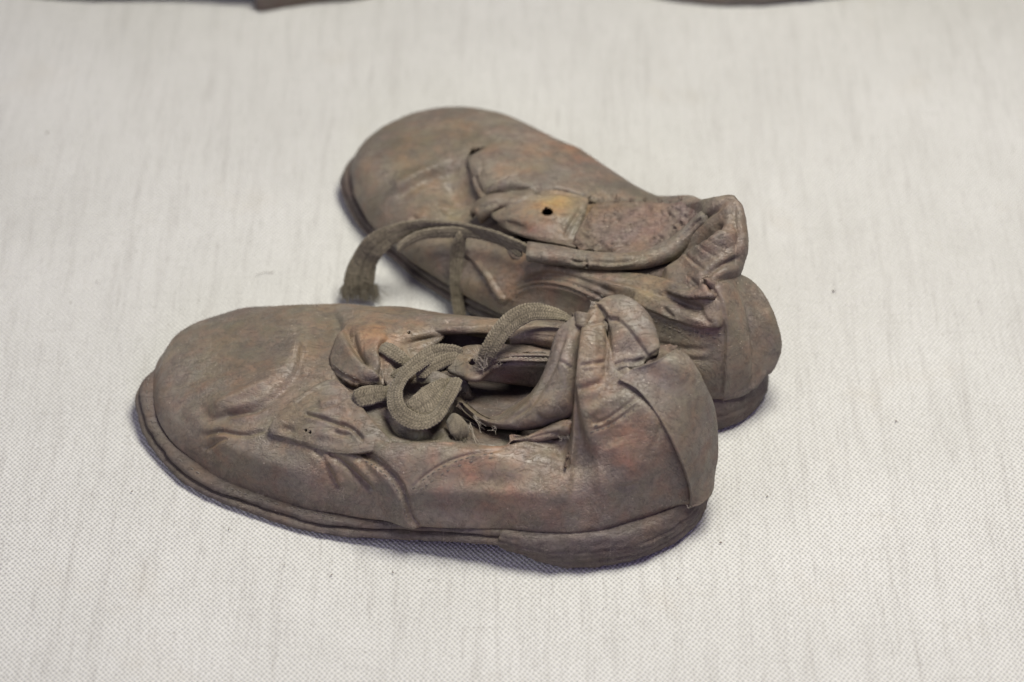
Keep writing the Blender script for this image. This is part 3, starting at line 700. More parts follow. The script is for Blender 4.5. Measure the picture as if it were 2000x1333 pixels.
# inner lining floor and tongue, seen through the opening
shell('insole', grid_surface([[W(-4,-1.6,1.5),W(-4,-3.6,1.5),W(-4,-6,1.4)],[W(-1,-2.2,1.3),W(-1,-4.4,1.35),W(-1,-6.6,1.3)],[W(1.5,-3.1,1.3),W(1.5,-5,1.3),W(1.5,-7,1.3)],[W(4,-4.2,1.3),W(4.2,-5,1.3),W(4.1,-6.2,1.3)]], .06, .06), .1, M_LINING, fs, (), (), wr=.03, seed=41)
NL = [
 [(885,750,1.9),(888,772,2.15),(895,795,2.3),(905,815,2.1)],
 [(925,748,1.7),(925,772,2.05),(928,795,2.3),(932,815,2.3)],
 [(965,748,1.5),(965,775,1.95),(965,800,2.25),(966,824,2.5)],
 [(1005,745,1.4),(1003,770,1.8),(1000,795,2.2),(998,818,2.7)],
 [(1045,740,1.4),(1042,755,1.8),(1035,775,2.3),(1028,795,3.0)]]
shell('lining', grid_surface(NL, .034, .034), .08, M_LINING, fs, [('crease',[(945,822),(960,826),(975,822),(985,816),(1000,812)],.06,2.5)], [(960,800,2.2,1.0,(1.5,1.5,1.4),.9)], wr=.03, seed=43, flip=False)
NT1 = [
 [(690,738,2.35),(700,775,2.45),(715,820,2.5),(735,856,2.5)],
 [(745,735,2.4),(755,775,2.3),(770,820,2.3),(785,862,2.45)],
 [(800,730,2.35),(810,775,2.25),(820,820,2.2),(830,866,2.45)],
 [(850,728,2.3),(855,775,2.1),(862,820,2.1),(870,868,2.45)],
 [(900,728,2.2),(900,775,2.0),(905,820,2.05),(915,870,2.4)],
 [(945,828,2.0),(950,838,2.1),(955,850,2.2),(962,872,2.4)],
 [(1010,838,1.9),(1010,844,2.0),(1012,852,2.2),(1015,872,2.4)]]
FT1 = [('blob',800,840,60,14,5,-.12),('fold',[(740,800),(780,835),(830,850),(880,850)],.10,6,20),('ridge',[(815,846),(860,848),(885,852)],.08,7),('blob',880,800,24,30,10,-.25),('crease',[(850,790),(850,830),(845,856)],.1,8)]
shell('tongue', grid_surface(NT1, .034, .034), .12, M_LEATHER_B, fs, FT1, [(840,850,2.3,.6,(1.2,1.25,.95),.8),(930,850,2,.9,(.6,.55,.6),.9)], wr=.05, seed=47, flip=False)

# far eyestay band with its eyelet tab
NE = [
 [(878,697,2.85),(872,710,2.9),(869,722,2.86),(871,728,2.6)],
 [(898,677,3.0),(896,702,3.06),(902,733,2.98),(906,741,2.7)],
 [(924,670,3.08),(922,702,3.18),(930,737,3.1),(932,746,2.8)],
 [(952,671,3.1),(950,692,3.2),(958,716,3.15),(957,748,2.5)],
 [(985,670,3.12),(985,690,3.24),(986,706,3.2),(986,753,2.25)],
 [(1030,672,3.15),(1030,688,3.28),(1031,703,3.24),(1031,758,2.2)],
 [(1086,682,3.2),(1086,692,3.32),(1086,703,3.27),(1086,766,2.3)]]
FE = [('hole',922,707,7.5,8,.05),('hole',897,689,6.5,5,.05),('crease',[(962,700),(1000,698),(1040,699),(1078,700)],.045,2.6),('crease',[(958,712),(1000,709),(1040,710),(1078,712)],.04,2.6),('ridge',[(905,734),(930,740),(945,730),(957,712),(966,703)],.05,5),
 ('crease',[(945,728),(955,718),(970,710)],.04,2.5),('crease',[(960,685),(1000,684),(1050,688)],.02,4)]
eyes1 = shell('eyelet_tab', grid_surface(NE, .028, .028), .13, M_LEATHER_B, fs, FE, [(920,715,3.1,.5,(1.35,1.25,1.05),.8),(1010,690,3.2,1.0,(1.1,.98,.95),.7),(1010,735,2.7,.8,(.7,.55,.68),.85)], wr=.025, seed=51, flip=False)  # dark violet tint paints shade onto the band's lower face
NO = [
 [(990,655,2.9),(992,650,3.3),(994,660,3.42),(996,672,3.2),(996,680,2.9)],
 [(1025,645,3.0),(1026,640,3.4),(1028,652,3.55),(1029,668,3.3),(1030,678,3.0)],
 [(1062,642,3.1),(1062,638,3.5),(1064,652,3.66),(1065,672,3.4),(1065,684,3.0)],
 [(1100,645,3.2),(1100,642,3.6),(1101,656,3.75),(1101,680,3.4),(1101,694,3.0)]]
shell('eyestay_fold', grid_surface(NO, .034, .034), .12, M_LEATHER, fs, [('crease',[(1000,660),(1040,655),(1090,660)],.02,4)], [(1050,655,3.6,.9,(1.2,1.05,1.0),.7)], wr=.03, seed=53, flip=False)

# front tabs of both quarters, lying over the vamp
NTF = [
 [(704,603,2.45),(676,630,2.5),(657,659,2.55),(642,695,2.5),(646,722,2.42)],
 [(730,606,2.6),(705,640,2.78),(690,680,2.84),(680,715,2.8),(673,740,2.62)],
 [(765,610,2.7),(740,645,2.92),(725,690,2.98),(712,725,2.92),(705,753,2.66)],
 [(800,612,2.75),(775,645,2.92),(760,690,2.88),(748,725,2.82),(735,757,2.62)],
 [(840,618,2.85),(815,650,2.88),(800,685,2.7),(785,720,2.65),(768,755,2.5)],
 [(880,628,2.95),(865,658,2.8),(850,688,2.45),(835,710,2.4),(805,748,2.3)]]
FTF = [('fold',[(676,640),(685,670),(705,700),(735,728),(752,738)],.13,8,-26),('crease',[(690,650),(700,690),(722,715)],.05,5),('blob',712,660,20,16,20,.08),('fold',[(742,748),(746,710),(742,690),(748,672),(760,668)],.12,6,24),
 ('hole',799,650,3.2,3.2,.12),('blob',830,664,34,8,-12,-.12),('ridge',[(725,735),(732,715),(730,690)],.05,6),('crease',[(650,720),(680,738),(705,748)],.04,3)]
tab_far = shell('eyestay_tab', grid_surface(NTF, .03, .03), .12, M_LEATHER, fs, FTF, T1+[(725,650,2.8,.5,(1.2,1.02,.88),.4)], wr=.03, seed=57, flip=False)
NTN = [
 [(521,838,2.02),(523,842,2.02),(529,848,1.98)],
 [(550,799,2.30),(554,825,2.28),(560,858,2.02)],
 [(590,768,2.52),(597,815,2.5),(605,872,2.14)],
 [(625,746,2.62),(640,810,2.62),(650,884,2.22)],
 [(658,742,2.68),(675,810,2.68),(692,884,2.37)],
 [(685,764,2.66),(710,815,2.7),(730,878,2.47)],
 [(702,792,2.6),(738,832,2.62),(778,872,2.42)]]
FTN = [('crease',[(590,808),(620,815),(650,825),(678,838)],.07,3.2),('crease',[(660,825),(690,840),(712,862)],.07,3.5),('blob',560,840,18,8,20,-.05),('ridge',[(620,795),(650,790),(690,800)],.05,14),('crease',[(620,800),(660,790),(680,770)],.03,4),
 ('hole',597,841,3,3,.05),('hole',606,845,2.5,4,.05),('step',[(575,790),(600,770),(640,752),(668,754)],.03,3,14),('crease',[(650,845),(668,850),(690,850)],.04,4),('blob',640,850,22,12,10,.05)]
tab_near = shell('eyestay_tab', grid_surface(NTN, .028, .028), .12, M_LEATHER_B, fs, FTN, [(570,830,2.2,.8,(1.15,1.12,.9),.8),(660,830,2.6,.6,(1.25,1.05,.95),.7)], wr=.03, seed=61, flip=False)

# lace
def lace1(*a, **k): return lace(*a, **k)
lp = []
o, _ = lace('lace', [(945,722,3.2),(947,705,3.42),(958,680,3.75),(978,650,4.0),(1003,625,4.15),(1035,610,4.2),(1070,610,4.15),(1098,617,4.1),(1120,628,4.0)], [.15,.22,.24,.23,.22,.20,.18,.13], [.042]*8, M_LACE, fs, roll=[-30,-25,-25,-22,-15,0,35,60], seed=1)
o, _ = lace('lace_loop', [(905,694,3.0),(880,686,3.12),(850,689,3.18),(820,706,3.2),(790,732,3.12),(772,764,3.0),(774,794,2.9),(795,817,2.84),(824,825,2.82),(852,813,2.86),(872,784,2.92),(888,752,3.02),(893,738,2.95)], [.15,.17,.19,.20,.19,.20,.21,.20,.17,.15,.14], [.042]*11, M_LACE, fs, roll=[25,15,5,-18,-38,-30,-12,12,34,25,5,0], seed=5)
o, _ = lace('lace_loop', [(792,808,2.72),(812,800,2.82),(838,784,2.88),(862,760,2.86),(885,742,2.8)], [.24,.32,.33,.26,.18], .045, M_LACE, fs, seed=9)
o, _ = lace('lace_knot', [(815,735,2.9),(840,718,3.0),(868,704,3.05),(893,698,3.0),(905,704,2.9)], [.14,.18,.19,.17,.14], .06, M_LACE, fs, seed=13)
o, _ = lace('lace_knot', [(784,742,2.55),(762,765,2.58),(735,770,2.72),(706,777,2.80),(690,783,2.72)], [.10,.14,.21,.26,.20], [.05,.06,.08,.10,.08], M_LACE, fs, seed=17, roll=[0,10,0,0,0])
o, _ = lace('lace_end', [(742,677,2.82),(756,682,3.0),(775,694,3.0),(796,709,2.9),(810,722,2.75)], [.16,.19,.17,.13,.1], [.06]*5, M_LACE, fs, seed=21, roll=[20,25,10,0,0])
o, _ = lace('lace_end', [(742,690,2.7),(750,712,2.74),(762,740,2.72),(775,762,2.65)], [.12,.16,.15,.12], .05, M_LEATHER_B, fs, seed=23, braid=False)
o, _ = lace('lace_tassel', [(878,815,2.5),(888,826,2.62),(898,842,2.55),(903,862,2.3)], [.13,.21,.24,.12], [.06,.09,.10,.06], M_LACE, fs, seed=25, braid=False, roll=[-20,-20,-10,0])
o, _ = lace('lace_knot', [(812,742,2.7),(838,736,2.85),(862,744,2.85),(884,754,2.7)], [.14,.19,.19,.15], .07, M_LEATHER_B, fs, seed=27, braid=False)
fray('frayed_fibre', [P(944,722,3.3),P(936,700,3.35),P(950,712,3.4)], [P(930,690,3.6)-P(944,722,3.3),P(928,683,3.6)-P(940,705,3.3),P(940,690,3.7)-P(950,712,3.4)], 60, .38, .0065, M_THREAD, fs, spread=.35, seed=2, sag=.1)
fray('frayed_fibre', [P(900,822,2.7),P(890,815,2.7),P(906,860,2.4)], [P(905,860,2.5)-P(900,822,2.7)]*3, 80, .5, .006, M_LACE, fs, spread=.3, seed=3, sag=.3)
fray('loose_thread', [P(925,815,2.6),P(932,818,2.6),P(920,830,2.5)], [(.3,-.6,-.1),(.6,-.5,0),(.1,-.7,.1)], 10, .6, .008, M_THREAD, fs, spread=.25, seed=4, sag=.6)
fray('loose_thread', [P(966,838,2.6)], [(0,-.2,.5)], 9, .14, .007, M_THREAD, fs, spread=1.0, seed=6, sag=.2)
fray('loose_thread', [P(x, y, z) for x, y, z in ((620,599,1.9),(1110,852,2.9),(1096,858,2.8),(960,712,3.2),(975,712,3.2),(1190,742,4.4),(1345,990,1.2),(1160,596,5.2),(1290,690,4.7),(1330,685,4.9))], [(0,0,.5)]*10, 60, .13, .006, M_THREAD, fs, spread=.9, seed=8, sag=.1)
fray('loose_thread', [P(1095+i*5, 858-i*.5, 2.85) for i in range(10)], [(0,0,.4)]*10, 70, .12, .007, M_STITCH, fs, spread=1, seed=12, sag=.1)

# sewn seams
bq = bvh_of(up1)
for path in ([(1148,836),(1180,826),(1210,807),(1240,784)], [(1152,845),(1184,835),(1218,815),(1248,791)], [(806,955),(830,935),(870,910),(920,893),(985,883)], [(812,965),(838,944),(876,919),(925,901),(985,890)], [(690,892),(722,905),(752,928),(772,952),(785,980),(795,1012)]):
    stitches('stitching', path, bq, fs)
bt = bvh_of([tab_far]); stitches('stitching', [(652,712),(672,728),(704,742),(738,747)], bt, fs)
bt = bvh_of([eyes1]); stitches('stitching', [(966,701),(1000,699),(1040,700),(1076,701)], bt, fs, step=.12, length=.085, mat=M_THREAD); 
bt = bvh_of([counter1]); stitches('stitching', [(1268,805),(1300,845),(1322,890),(1338,940),(1348,975)], bt, fs, step=.15)

lace('lace_loop', [(760,738,2.72),(782,728,2.86),(806,716,2.98),(835,700,3.02),(862,692,2.96)], [.09,.13,.15,.13,.1], .045, M_LACE, fs, roll=[10,30,45,30,10], seed=41)
lace('lace_loop', [(842,812,2.55),(862,792,2.68),(880,772,2.74),(896,752,2.7)], [.12,.16,.16,.12], .045, M_LACE, fs, roll=[30,40,40,30], seed=43)
fray('lace_fuzz', [P(x, y, z) for x, y, z in ((772,760,3.02),(780,740,3.1),(800,722,3.18),(830,705,3.24),(860,692,3.2),(776,800,2.92),(800,820,2.86),(850,815,2.9),(872,785,2.95),(820,790,2.9),(845,775,2.9),(960,680,3.8),(975,655,4.05),(1000,630,4.2),(1040,606,4.25),(940,700,3.45),(700,775,2.9),(730,770,2.85))], [(0,-.3,.6)]*18, 420, .08, .004, M_LACE, fs, spread=1.0, seed=44, sag=.1, jit=.10)

stitches('stitching', [(330,662),(304,705),(288,752),(290,800),(306,842),(342,890),(400,932),(470,962),(560,990),(660,1014)], bvh_of([o_ for o_ in fs.children if o_.name.startswith('welt')]), fs, step=.21, length=.13, r=.016)

# ================================================================== REAR SHOE
rs = empty('worn_shoe', (1.2, 2.3, 0))
tag(rs, 'crumpled brown leather shoe lying behind the nearest one, frayed lace end hanging off its side', 'shoe', 'pair of worn leather shoes')
O2 = ring_outline([(-4.8,6.0,.36),(-4.68,5.3,.25),(-4.28,4.4,.1),(-3.8,3.75,.03),(-3.3,3.15,.02),(-2.4,2.1,.03),(-1.2,.95,.15),(0,-.05,.35),(1.5,-1.3,.52),(3.0,-2.4,.6),(4.2,-3.1,.6),(5.2,-3.3,.6),(5.95,-2.95,.6),(6.45,-2.4,.6),(6.65,-1.7,.6),
 (6.5,-.8,.6),(5.9,.15,.6),(4.9,1.5,.58),(3.6,3.2,.45),(2.4,4.75,.3),(1.2,6.1,.1),(0,7.15,.03),(-1,7.75,.03),(-2,7.98,.05),(-3,7.85,.15),(-3.9,7.4,.27),(-4.5,6.8,.36)])
SP2 = ((-2.4, 5.4), (4.6, -1.2))
hz2 = sstep((O2[:, 0]-O2[:, 1]-3.4)/2.4)
slab('outsole', O2, 0, .20, .34*hz2, M_SOLE, rs, SP2, seed=53, rough=.03)
slab('welt', O2, .212, .40, .08+.30*hz2, M_SOLE, rs, SP2, seed=53, rough=.03)
H2 = heel_outline(O2, ((1.6,-1.6), (4.6,1.2), -1))
slab('heel_block', H2, .0, .60, -.02, M_SOLE, rs, ((4.2,-.9),(5,-1.6)), seed=61, rough=.05, bulge=.05, rows=22, cuts=((.55,.05,.03,9),(.3,.03,.04,4)), top_abs=1.0, flare=np.full(len(H2), .14), edge=.12)
N2 = [
 [W(6.15,-2.6,1.0),(1470,730,1.7),(1470,680,2.4),(1462,620,3.0),(1450,580,3.4),(1435,550,3.7)],
 [W(5.75,-2.95,1.0),(1438,735,1.8),(1438,680,2.6),(1434,620,3.3),(1424,575,3.8),(1410,550,4.1)],
 [W(5.2,-3.15,1.0),(1398,740,1.8),(1400,690,2.5),(1400,640,3.15),(1396,600,3.65),(1384,572,3.88),(1380,562,3.9)],
 [W(4.2,-2.95,1.0),(1340,738,1.8),(1340,690,2.4),(1340,640,2.95),(1340,608,3.25),(1335,580,3.5),(1328,562,3.62),(1324,552,3.6)],
 [W(3.1,-2.3,1.0),(1260,720,1.6),(1262,670,2.1),(1265,620,2.65),(1265,590,2.95),(1262,565,3.1),(1260,548,3.2),(1258,532,3.15)],
 [W(1.9,-1.5,.95),(1160,680,1.3),(1160,640,1.8),(1160,595,2.35),(1160,570,2.65),(1160,552,2.85),(1158,538,2.9),(1156,520,2.8)],
 [W(.75,-.5,.85),(1060,640,1.2),(1060,600,1.6),(1060,565,2.0),(1062,540,2.3),(1066,520,2.5),(1070,500,2.5)],
 [W(-.5,.6,.62),(968,606,.95),(972,578,1.3),(980,545,1.7),(990,515,2.0),(1002,485,2.2),(1012,462,2.2)],
 [W(-1.6,1.6,.48),(884,560,.8),(893,536,1.2),(906,507,1.5),(926,475,1.8),(955,440,2.0),(980,405,2.15)],
 [W(-2.45,2.5,.43),(814,516,.8),(825,494,1.2),(843,464,1.55),(875,434,1.8),(918,400,2.0),(955,372,2.15)],
 [W(-3.2,3.45,.43),(765,475,.8),(779,452,1.2),(801,422,1.6),(842,393,1.9),(893,365,2.05),(938,348,2.18)],
 [W(-3.9,4.5,.46),(722,428,.85),(738,408,1.25),(765,382,1.65),(812,358,1.95),(867,338,2.1),(924,330,2.2)],
 [W(-4.32,5.4,.58),(696,378,.95),(711,360,1.35),(742,344,1.7),(795,329,1.98),(857,319,2.12),(916,316,2.2)],
 [W(-4.4,6.3,.72),(684,335,1.08),(698,318,1.45),(736,308,1.78),(790,304,2.0),(850,304,2.13),(914,307,2.2)],
 [W(-4.1,7.05,.66),(699,290,1.15),(714,279,1.5),(752,278,1.8),(800,284,2.0),(855,291,2.15),(916,299,2.22)],
 [W(-3.4,7.5,.52),(740,254,1.15),(750,247,1.5),(780,254,1.8),(820,266,2.02),(866,280,2.15),(918,293,2.25)],
 [W(-2.6,7.65,.44),(798,228,1.2),(806,223,1.55),(828,233,1.85),(855,251,2.06),(885,269,2.18),(927,288,2.3)],
 [W(-1.7,7.65,.43),(866,216,1.25),(874,213,1.6),(888,221,1.9),(905,241,2.13),(925,263,2.27),(950,286,2.37)],
 [W(-.8,7.35,.43),(938,221,1.35),(946,218,1.75),(955,227,2.05),(965,247,2.28),(977,270,2.4),(988,292,2.47)],
 [W(.15,6.75,.45),(1004,240,1.45),(1011,236,1.85),(1018,245,2.15),(1022,262,2.38),(1026,285,2.52),(1030,308,2.6)],
 [W(1.1,5.85,.5),(1073,275,1.6),(1079,270,2.0),(1084,280,2.28),(1085,300,2.48),(1085,325,2.62),(1084,348,2.7)],
 [W(2.0,4.8,.6),(1134,305,1.7),(1140,300,2.15),(1145,311,2.45),(1144,332,2.65),(1140,355,2.78),(1134,378,2.8)],
 [W(2.8,3.75,.75),(1194,345,1.9),(1200,339,2.35),(1203,351,2.62),(1199,368,2.75),(1192,385,2.8),(1184,400,2.75)],
 [W(3.75,2.6,.9),(1274,388,2.3),(1279,384,2.75),(1282,394,3.0),(1278,405,3.05),(1270,416,3.0),(1262,428,2.9)],
 [W(4.75,1.3,1.),(1366,400,3.4),(1370,393,4.0),(1372,396,4.3),(1374,404,4.35),(1374,415,4.3),(1372,430,4.1)],
 [W(5.55,.2,1.),W(5.5,.05,2),W(5.4,-.1,3),W(5.3,-.2,3.7),W(5.25,-.3,4.1),W(5.2,-.5,4.3)]]
T2 = [(1000,530,2.0,.8,(1.55,1.05,.82),.9),(1110,530,2.8,.9,(1.45,1.0,.85),.8),(930,545,1.2,.8,(1.3,.98,.9),.6),(1270,590,3.0,.5,(1.35,1.25,.85),.8),(1375,610,3.3,.5,(1.6,1.05,1.0),.9),(1330,580,3.6,.6,(.9,.8,1.0),.7),
 (1150,310,2.3,.9,(1.3,1.03,.9),.6),(1080,290,2.2,.9,(1.3,1.02,.88),.7),(880,290,2.1,1.6,(1.05,1.05,1.0),.7),(800,420,1.6,.8,(1.2,1.05,.95),.5),(880,430,1.9,.8,(1.15,1.15,.92),.7),(720,320,1.2,1.2,(.95,1.0,1.0),.6),
 (1100,590,2.4,1.0,(.92,.88,1.05),.8),(1380,500,4.2,.8,(1.2,1.0,.95),.7),(1010,320,2.6,.9,(1.25,1.1,.95),.7),(1200,660,1.8,1.4,(.9,.86,.95),.8),(1470,650,2.5,1.2,(.95,.96,.9),.8),(1440,430,4.8,.7,(1.2,1.05,.92),.7),(1420,720,1.9,.6,(1.0,1.0,.85),.7)]
F2 = [
 ('fold',[(770,388),(810,362),(850,342),(885,328),(905,320)],.13,12,26),('blob',888,375,32,44,-20,-.26),('blob',830,380,50,16,-30,-.06),('ridge',[(770,372),(820,348),(870,325)],.05,12),
 ('crease',[(806,420),(812,432),(830,436)],.05,5),('crease',[(860,400),(880,415),(905,420)],.04,5),('crease',[(880,395),(900,390),(920,395)],.03,4),
 ('step',[(903,497),(925,512),(948,540),(965,570),(985,598)],.08,4,22),('step',[(935,507),(955,530),(975,562),(990,585)],.05,3,-16),
 ('step',[(985,598),(1000,568),(1040,548),(1101,552),(1162,575),(1210,600),(1280,625)],.06,3.5,-22),
 ('crease',[(1010,556),(1060,536),(1110,540),(1165,558),(1215,580)],.04,5),
 ('crease',[(1000,572),(1050,556),(1105,561),(1165,584)],.02,2.5),
 ('fold',[(1130,532),(1180,546),(1230,556),(1290,580),(1340,600),(1395,628)],.08,8,-26),('ridge',[(1170,545),(1230,560),(1290,585)],.06,12),
 ('step',[(1230,590),(1271,607),(1324,628),(1365,639),(1413,638)],.09,3.5,20),('crease',[(1290,566),(1320,586),(1345,598),(1380,605)],.07,8),('crease',[(1300,600),(1312,612),(1322,622)],.04,4),
 ('crease',[(1360,600),(1380,620),(1395,630)],.03,4),('blob',1380,620,30,12,10,.07),('blob',1330,605,14,18,10,-.05),
 ('crease',[(1210,650),(1260,665),(1330,680),(1395,684)],.02,5),('crease',[(1220,690),(1300,700),(1395,705)],.02,4),
 ('step',[(1384,548),(1400,572),(1412,603),(1417,664),(1413,725),(1411,775)],.05,3,14),
 ('blob',1110,290,60,14,24,.05),('crease',[(1020,268),(1080,280),(1140,320)],.03,7),
 ('ridge',[(690,360),(700,400),(720,430),(750,460)],.04,8),
]
SEAM2 = [(985,598),(965,570),(948,540),(925,512),(903,497),(950,440),(1000,400),(1005,300),(985,262),(975,180),(500,180),(500,700),(985,700)]
S = grid_surface(N2, .045, .045)
up2 = shell('quarter', S, .15, M_LEATHER, rs, F2, T2, wr=.028, seed=105, split=lambda fc, q, u: np.where(in_poly(q, SEAM2) & (u > .2) & (u < .72), 0, 1), names=['vamp', 'quarter'], edge_w=lambda q: sstep((q[..., 0]-960)/40))
NC2 = [
 [W(5.35,-3.18,.98),(1411,765,1.3),(1413,725,1.85),(1417,664,2.65),(1413,603,3.4),(1401,573,3.85),(1380,545,4.25)],
 [(1455,775,.98),(1455,745,1.4),(1456,700,1.95),(1451,640,2.75),(1440,592,3.35),(1425,562,3.75),(1406,548,4.05)],
 [W(6.35,-2.55,.98),(1488,735,1.3),(1492,690,1.85),(1485,630,2.6),(1471,582,3.1),(1456,556,3.4),(1440,532,3.7)],
 [W(6.6,-1.9,.98),(1512,715,1.3),(1526,680,1.75),(1519,635,2.35),(1501,590,2.8),(1482,562,3.05),(1458,542,3.25)],
 [W(6.45,-1.0,.98),W(6.55,-1.1,1.4),W(6.5,-1.2,1.9),W(6.3,-1.3,2.5),W(6.0,-1.2,2.9),W(5.8,-1.2,3.0),W(5.6,-1.1,3.1)],
 [W(5.8,0,.98),W(5.85,0,1.4),W(5.8,0,1.8),W(5.6,-.1,2.5),W(5.4,-.1,3.1),W(5.2,0,3.2),W(5.1,-.1,3.2)]]
FC2 = [('crease',[(1431,560),(1450,590),(1462,625),(1464,680)],.015,4),('crease',[(1468,770),(1482,758),(1494,742),(1502,728)],.10,4),('crease',[(1410,770),(1425,745),(1418,720)],.03,4),('crease',[(1424,730),(1424,660),(1420,600)],.012,3),
 ('blob',1480,700,30,50,10,.05),('ridge',[(1495,600),(1510,650),(1515,700)],.04,10),('blob',1450,620,16,50,-10,.04)]
shell('heel_counter', grid_surface(NC2, .042, .042), .16, M_LEATHER_B, rs, FC2, T2, wr=.035, seed=115)
NK = [
 [(1335,398,3.9),(1365,390,4.5),(1400,383,4.92),(1429,379,5.1),(1446,391,5.0),(1450,400,4.8)],
 [(1345,420,3.8),(1372,415,4.4),(1405,412,4.82),(1435,412,4.97),(1454,423,4.85),(1458,430,4.6)],
 [(1340,450,3.6),(1372,445,4.1),(1405,445,4.58),(1435,447,4.75),(1458,455,4.6),(1460,462,4.3)],
 [(1325,480,3.3),(1360,478,3.8),(1398,476,4.42),(1430,480,4.52),(1458,488,4.3),(1460,494,4.0)],
 [(1310,505,3.15),(1345,508,3.6),(1382,507,4.2),(1415,512,4.3),(1446,516,4.0),(1452,522,3.8)],
 [(1296,535,3.1),(1335,543,3.62),(1368,545,4.02),(1394,556,4.0),(1424,553,3.7),(1446,547,3.4)],
 [(1276,556,3.12),(1328,572,3.66),(1366,576,3.92),(1390,577,3.98),(1408,573,3.85),(1426,566,3.62)]]
FK = [('ridge',[(1288,552),(1320,530),(1360,503),(1395,482),(1418,462),(1432,440)],.17,13),('crease',[(1290,532),(1330,508),(1366,480),(1396,456),(1412,432)],.17,8),
 ('crease',[(1448,500),(1425,512),(1400,524),(1379,542),(1386,556),(1400,570),(1406,576)],.08,5),('crease',[(1379,542),(1362,552),(1345,560)],.05,5),
 ('crease',[(1338,478),(1352,455),(1370,436),(1377,427),(1400,408),(1422,392)],.06,4),('crease',[(1436,398),(1434,430),(1442,460),(1438,488)],.05,5),
 ('crease',[(1376,486),(1388,498),(1404,506)],.022,2.6),('crease',[(1350,502),(1360,516),(1378,530)],.026,3.2),('crease',[(1392,474),(1402,484),(1424,488)],.018,2.6),
 ('crease',[(1404,452),(1420,456),(1436,450)],.04,3.5),('blob',1400,418,22,14,-10,-.05),('blob',1428,528,20,12,-20,.06),('blob',1350,562,34,10,8,-.06),('crease',[(1362,556),(1350,546),(1340,540)],.02,3)]
shell('collar', grid_surface(NK, .034, .034), .11, M_LEATHER, rs, FK, T2, wr=.04, seed=119)
NS = [
 [(1030,468,2.98),(1028,480,3.1),(1026,498,3.05),(1028,514,2.8)],
 [(1085,476,3.03),(1085,488,3.18),(1085,505,3.12),(1086,522,2.85)],
 [(1142,486,3.1),(1142,500,3.2),(1142,514,3.15),(1143,529,2.9)],
 [(1200,490,3.18),(1200,503,3.3),(1201,518,3.25),(1202,532,3.0)],
 [(1250,486,3.33),(1252,499,3.45),(1255,512,3.4),(1260,528,3.15)],
 [(1300,466,3.55),(1305,477,3.68),(1312,490,3.6),(1322,508,3.3)],
 [(1340,435,3.95),(1346,444,4.05),(1355,456,3.95),(1364,470,3.7)],
 [(1366,410,4.4),(1373,418,4.5),(1381,427,4.42),(1390,437,4.25)]]
shell('rolled_edge', grid_surface(NS, .03, .03), .15, M_LEATHER_B, rs, [('crease',[(1105,505),(1130,513),(1150,509),(1190,513),(1225,510),(1245,503)],.06,3),('crease',[(1142,500),(1145,512),(1147,528)],.05,2.5),('crease',[(1320,470),(1345,450),(1372,424)],.04,3),('crease',[(1065,480),(1070,500)],.02,4)],
      [(1060,490,3.1,.7,(1.1,1.05,1.02),.8),(1200,505,3.3,.9,(1.25,1.2,1.05),.7)], wr=.03, seed=123)
NG = [
 [(1125,403,2.9),(1116,440,2.98),(1110,478,2.85)],
 [(1175,392,3.0),(1168,440,3.15),(1165,488,2.95)],
 [(1230,390,3.1),(1225,440,3.25),(1222,500,3.1)],
 [(1290,394,3.32),(1285,435,3.4),(1280,492,3.2)],
 [(1340,392,3.85),(1335,420,3.85),(1326,462,3.5)],
 [(1374,388,4.4),(1370,405,4.35),(1364,430,4.1)]]
FG = []
g_ = np.random.default_rng(4)
for k in range(80):
    x = g_.uniform(1130, 1340); y = g_.uniform(405, 480); a = g_.uniform(0, math.pi); l = g_.uniform(6, 13)
    FG.append(('crease' if k % 2 else 'ridge', [(x, y), (x+l*math.cos(a)+2, y+l*.6*math.sin(a)), (x+2*l*math.cos(a+.5), y+l*1.1*math.sin(a+.5))], g_.uniform(.015, .035), 3.0))
FG += [('crease',[(1155,398),(1140,425),(1122,450),(1112,475)],.10,5),('ridge',[(1165,398),(1150,428),(1132,455),(1122,478)],.05,5)]
tongue2 = shell('tongue', grid_surface(NG, .03, .03), .14, M_SUEDE, rs, FG, [(1250,460,3.2,1.3,(.95,.86,.92),.8),(1230,405,3.1,1.2,(1.02,1.02,.88),.8),(1135,400,3.0,.4,(1.7,1.4,.75),.8)], wr=.06, seed=127)
NFL = [
 [(955,418,2.55),(964,430,2.62),(972,440,2.5)],
 [(983,404,2.8),(986,428,2.88),(990,452,2.6)],
 [(1020,386,2.95),(1022,425,3.07),(1028,465,2.75)],
 [(1060,371,3.0),(1064,420,3.17),(1070,472,2.85)],
 [(1105,374,3.0),(1108,420,3.14),(1105,478,2.85)],
 [(1150,386,3.0),(1142,425,3.06),(1124,482,2.85)]]
FFL = [('hole',1069,414,13,10.5,.06),('blob',1070,424,24,8,0,.04),('crease',[(1100,465),(1120,430),(1140,400)],.05,4),('crease',[(1020,385),(1060,376),(1110,380),(1150,392)],.04,3.5),('ridge',[(985,410),(1020,392),(1060,382)],.04,6),('blob',1000,440,26,10,20,-.08),('crease',[(1090,440),(1100,455)],.02,3)]
shell('eyelet_tab', grid_surface(NFL, .028, .028), .11, M_LEATHER_B, rs, FFL, [(1095,393,3.1,.55,(1.9,1.5,.66),.85),(1075,410,3.1,.4,(1.5,1.2,.8),.7),(1030,425,3.0,.45,(1.8,1.1,.7),.75),(1040,452,2.9,.4,(1.3,.8,.95),.7)], wr=.03, seed=131)
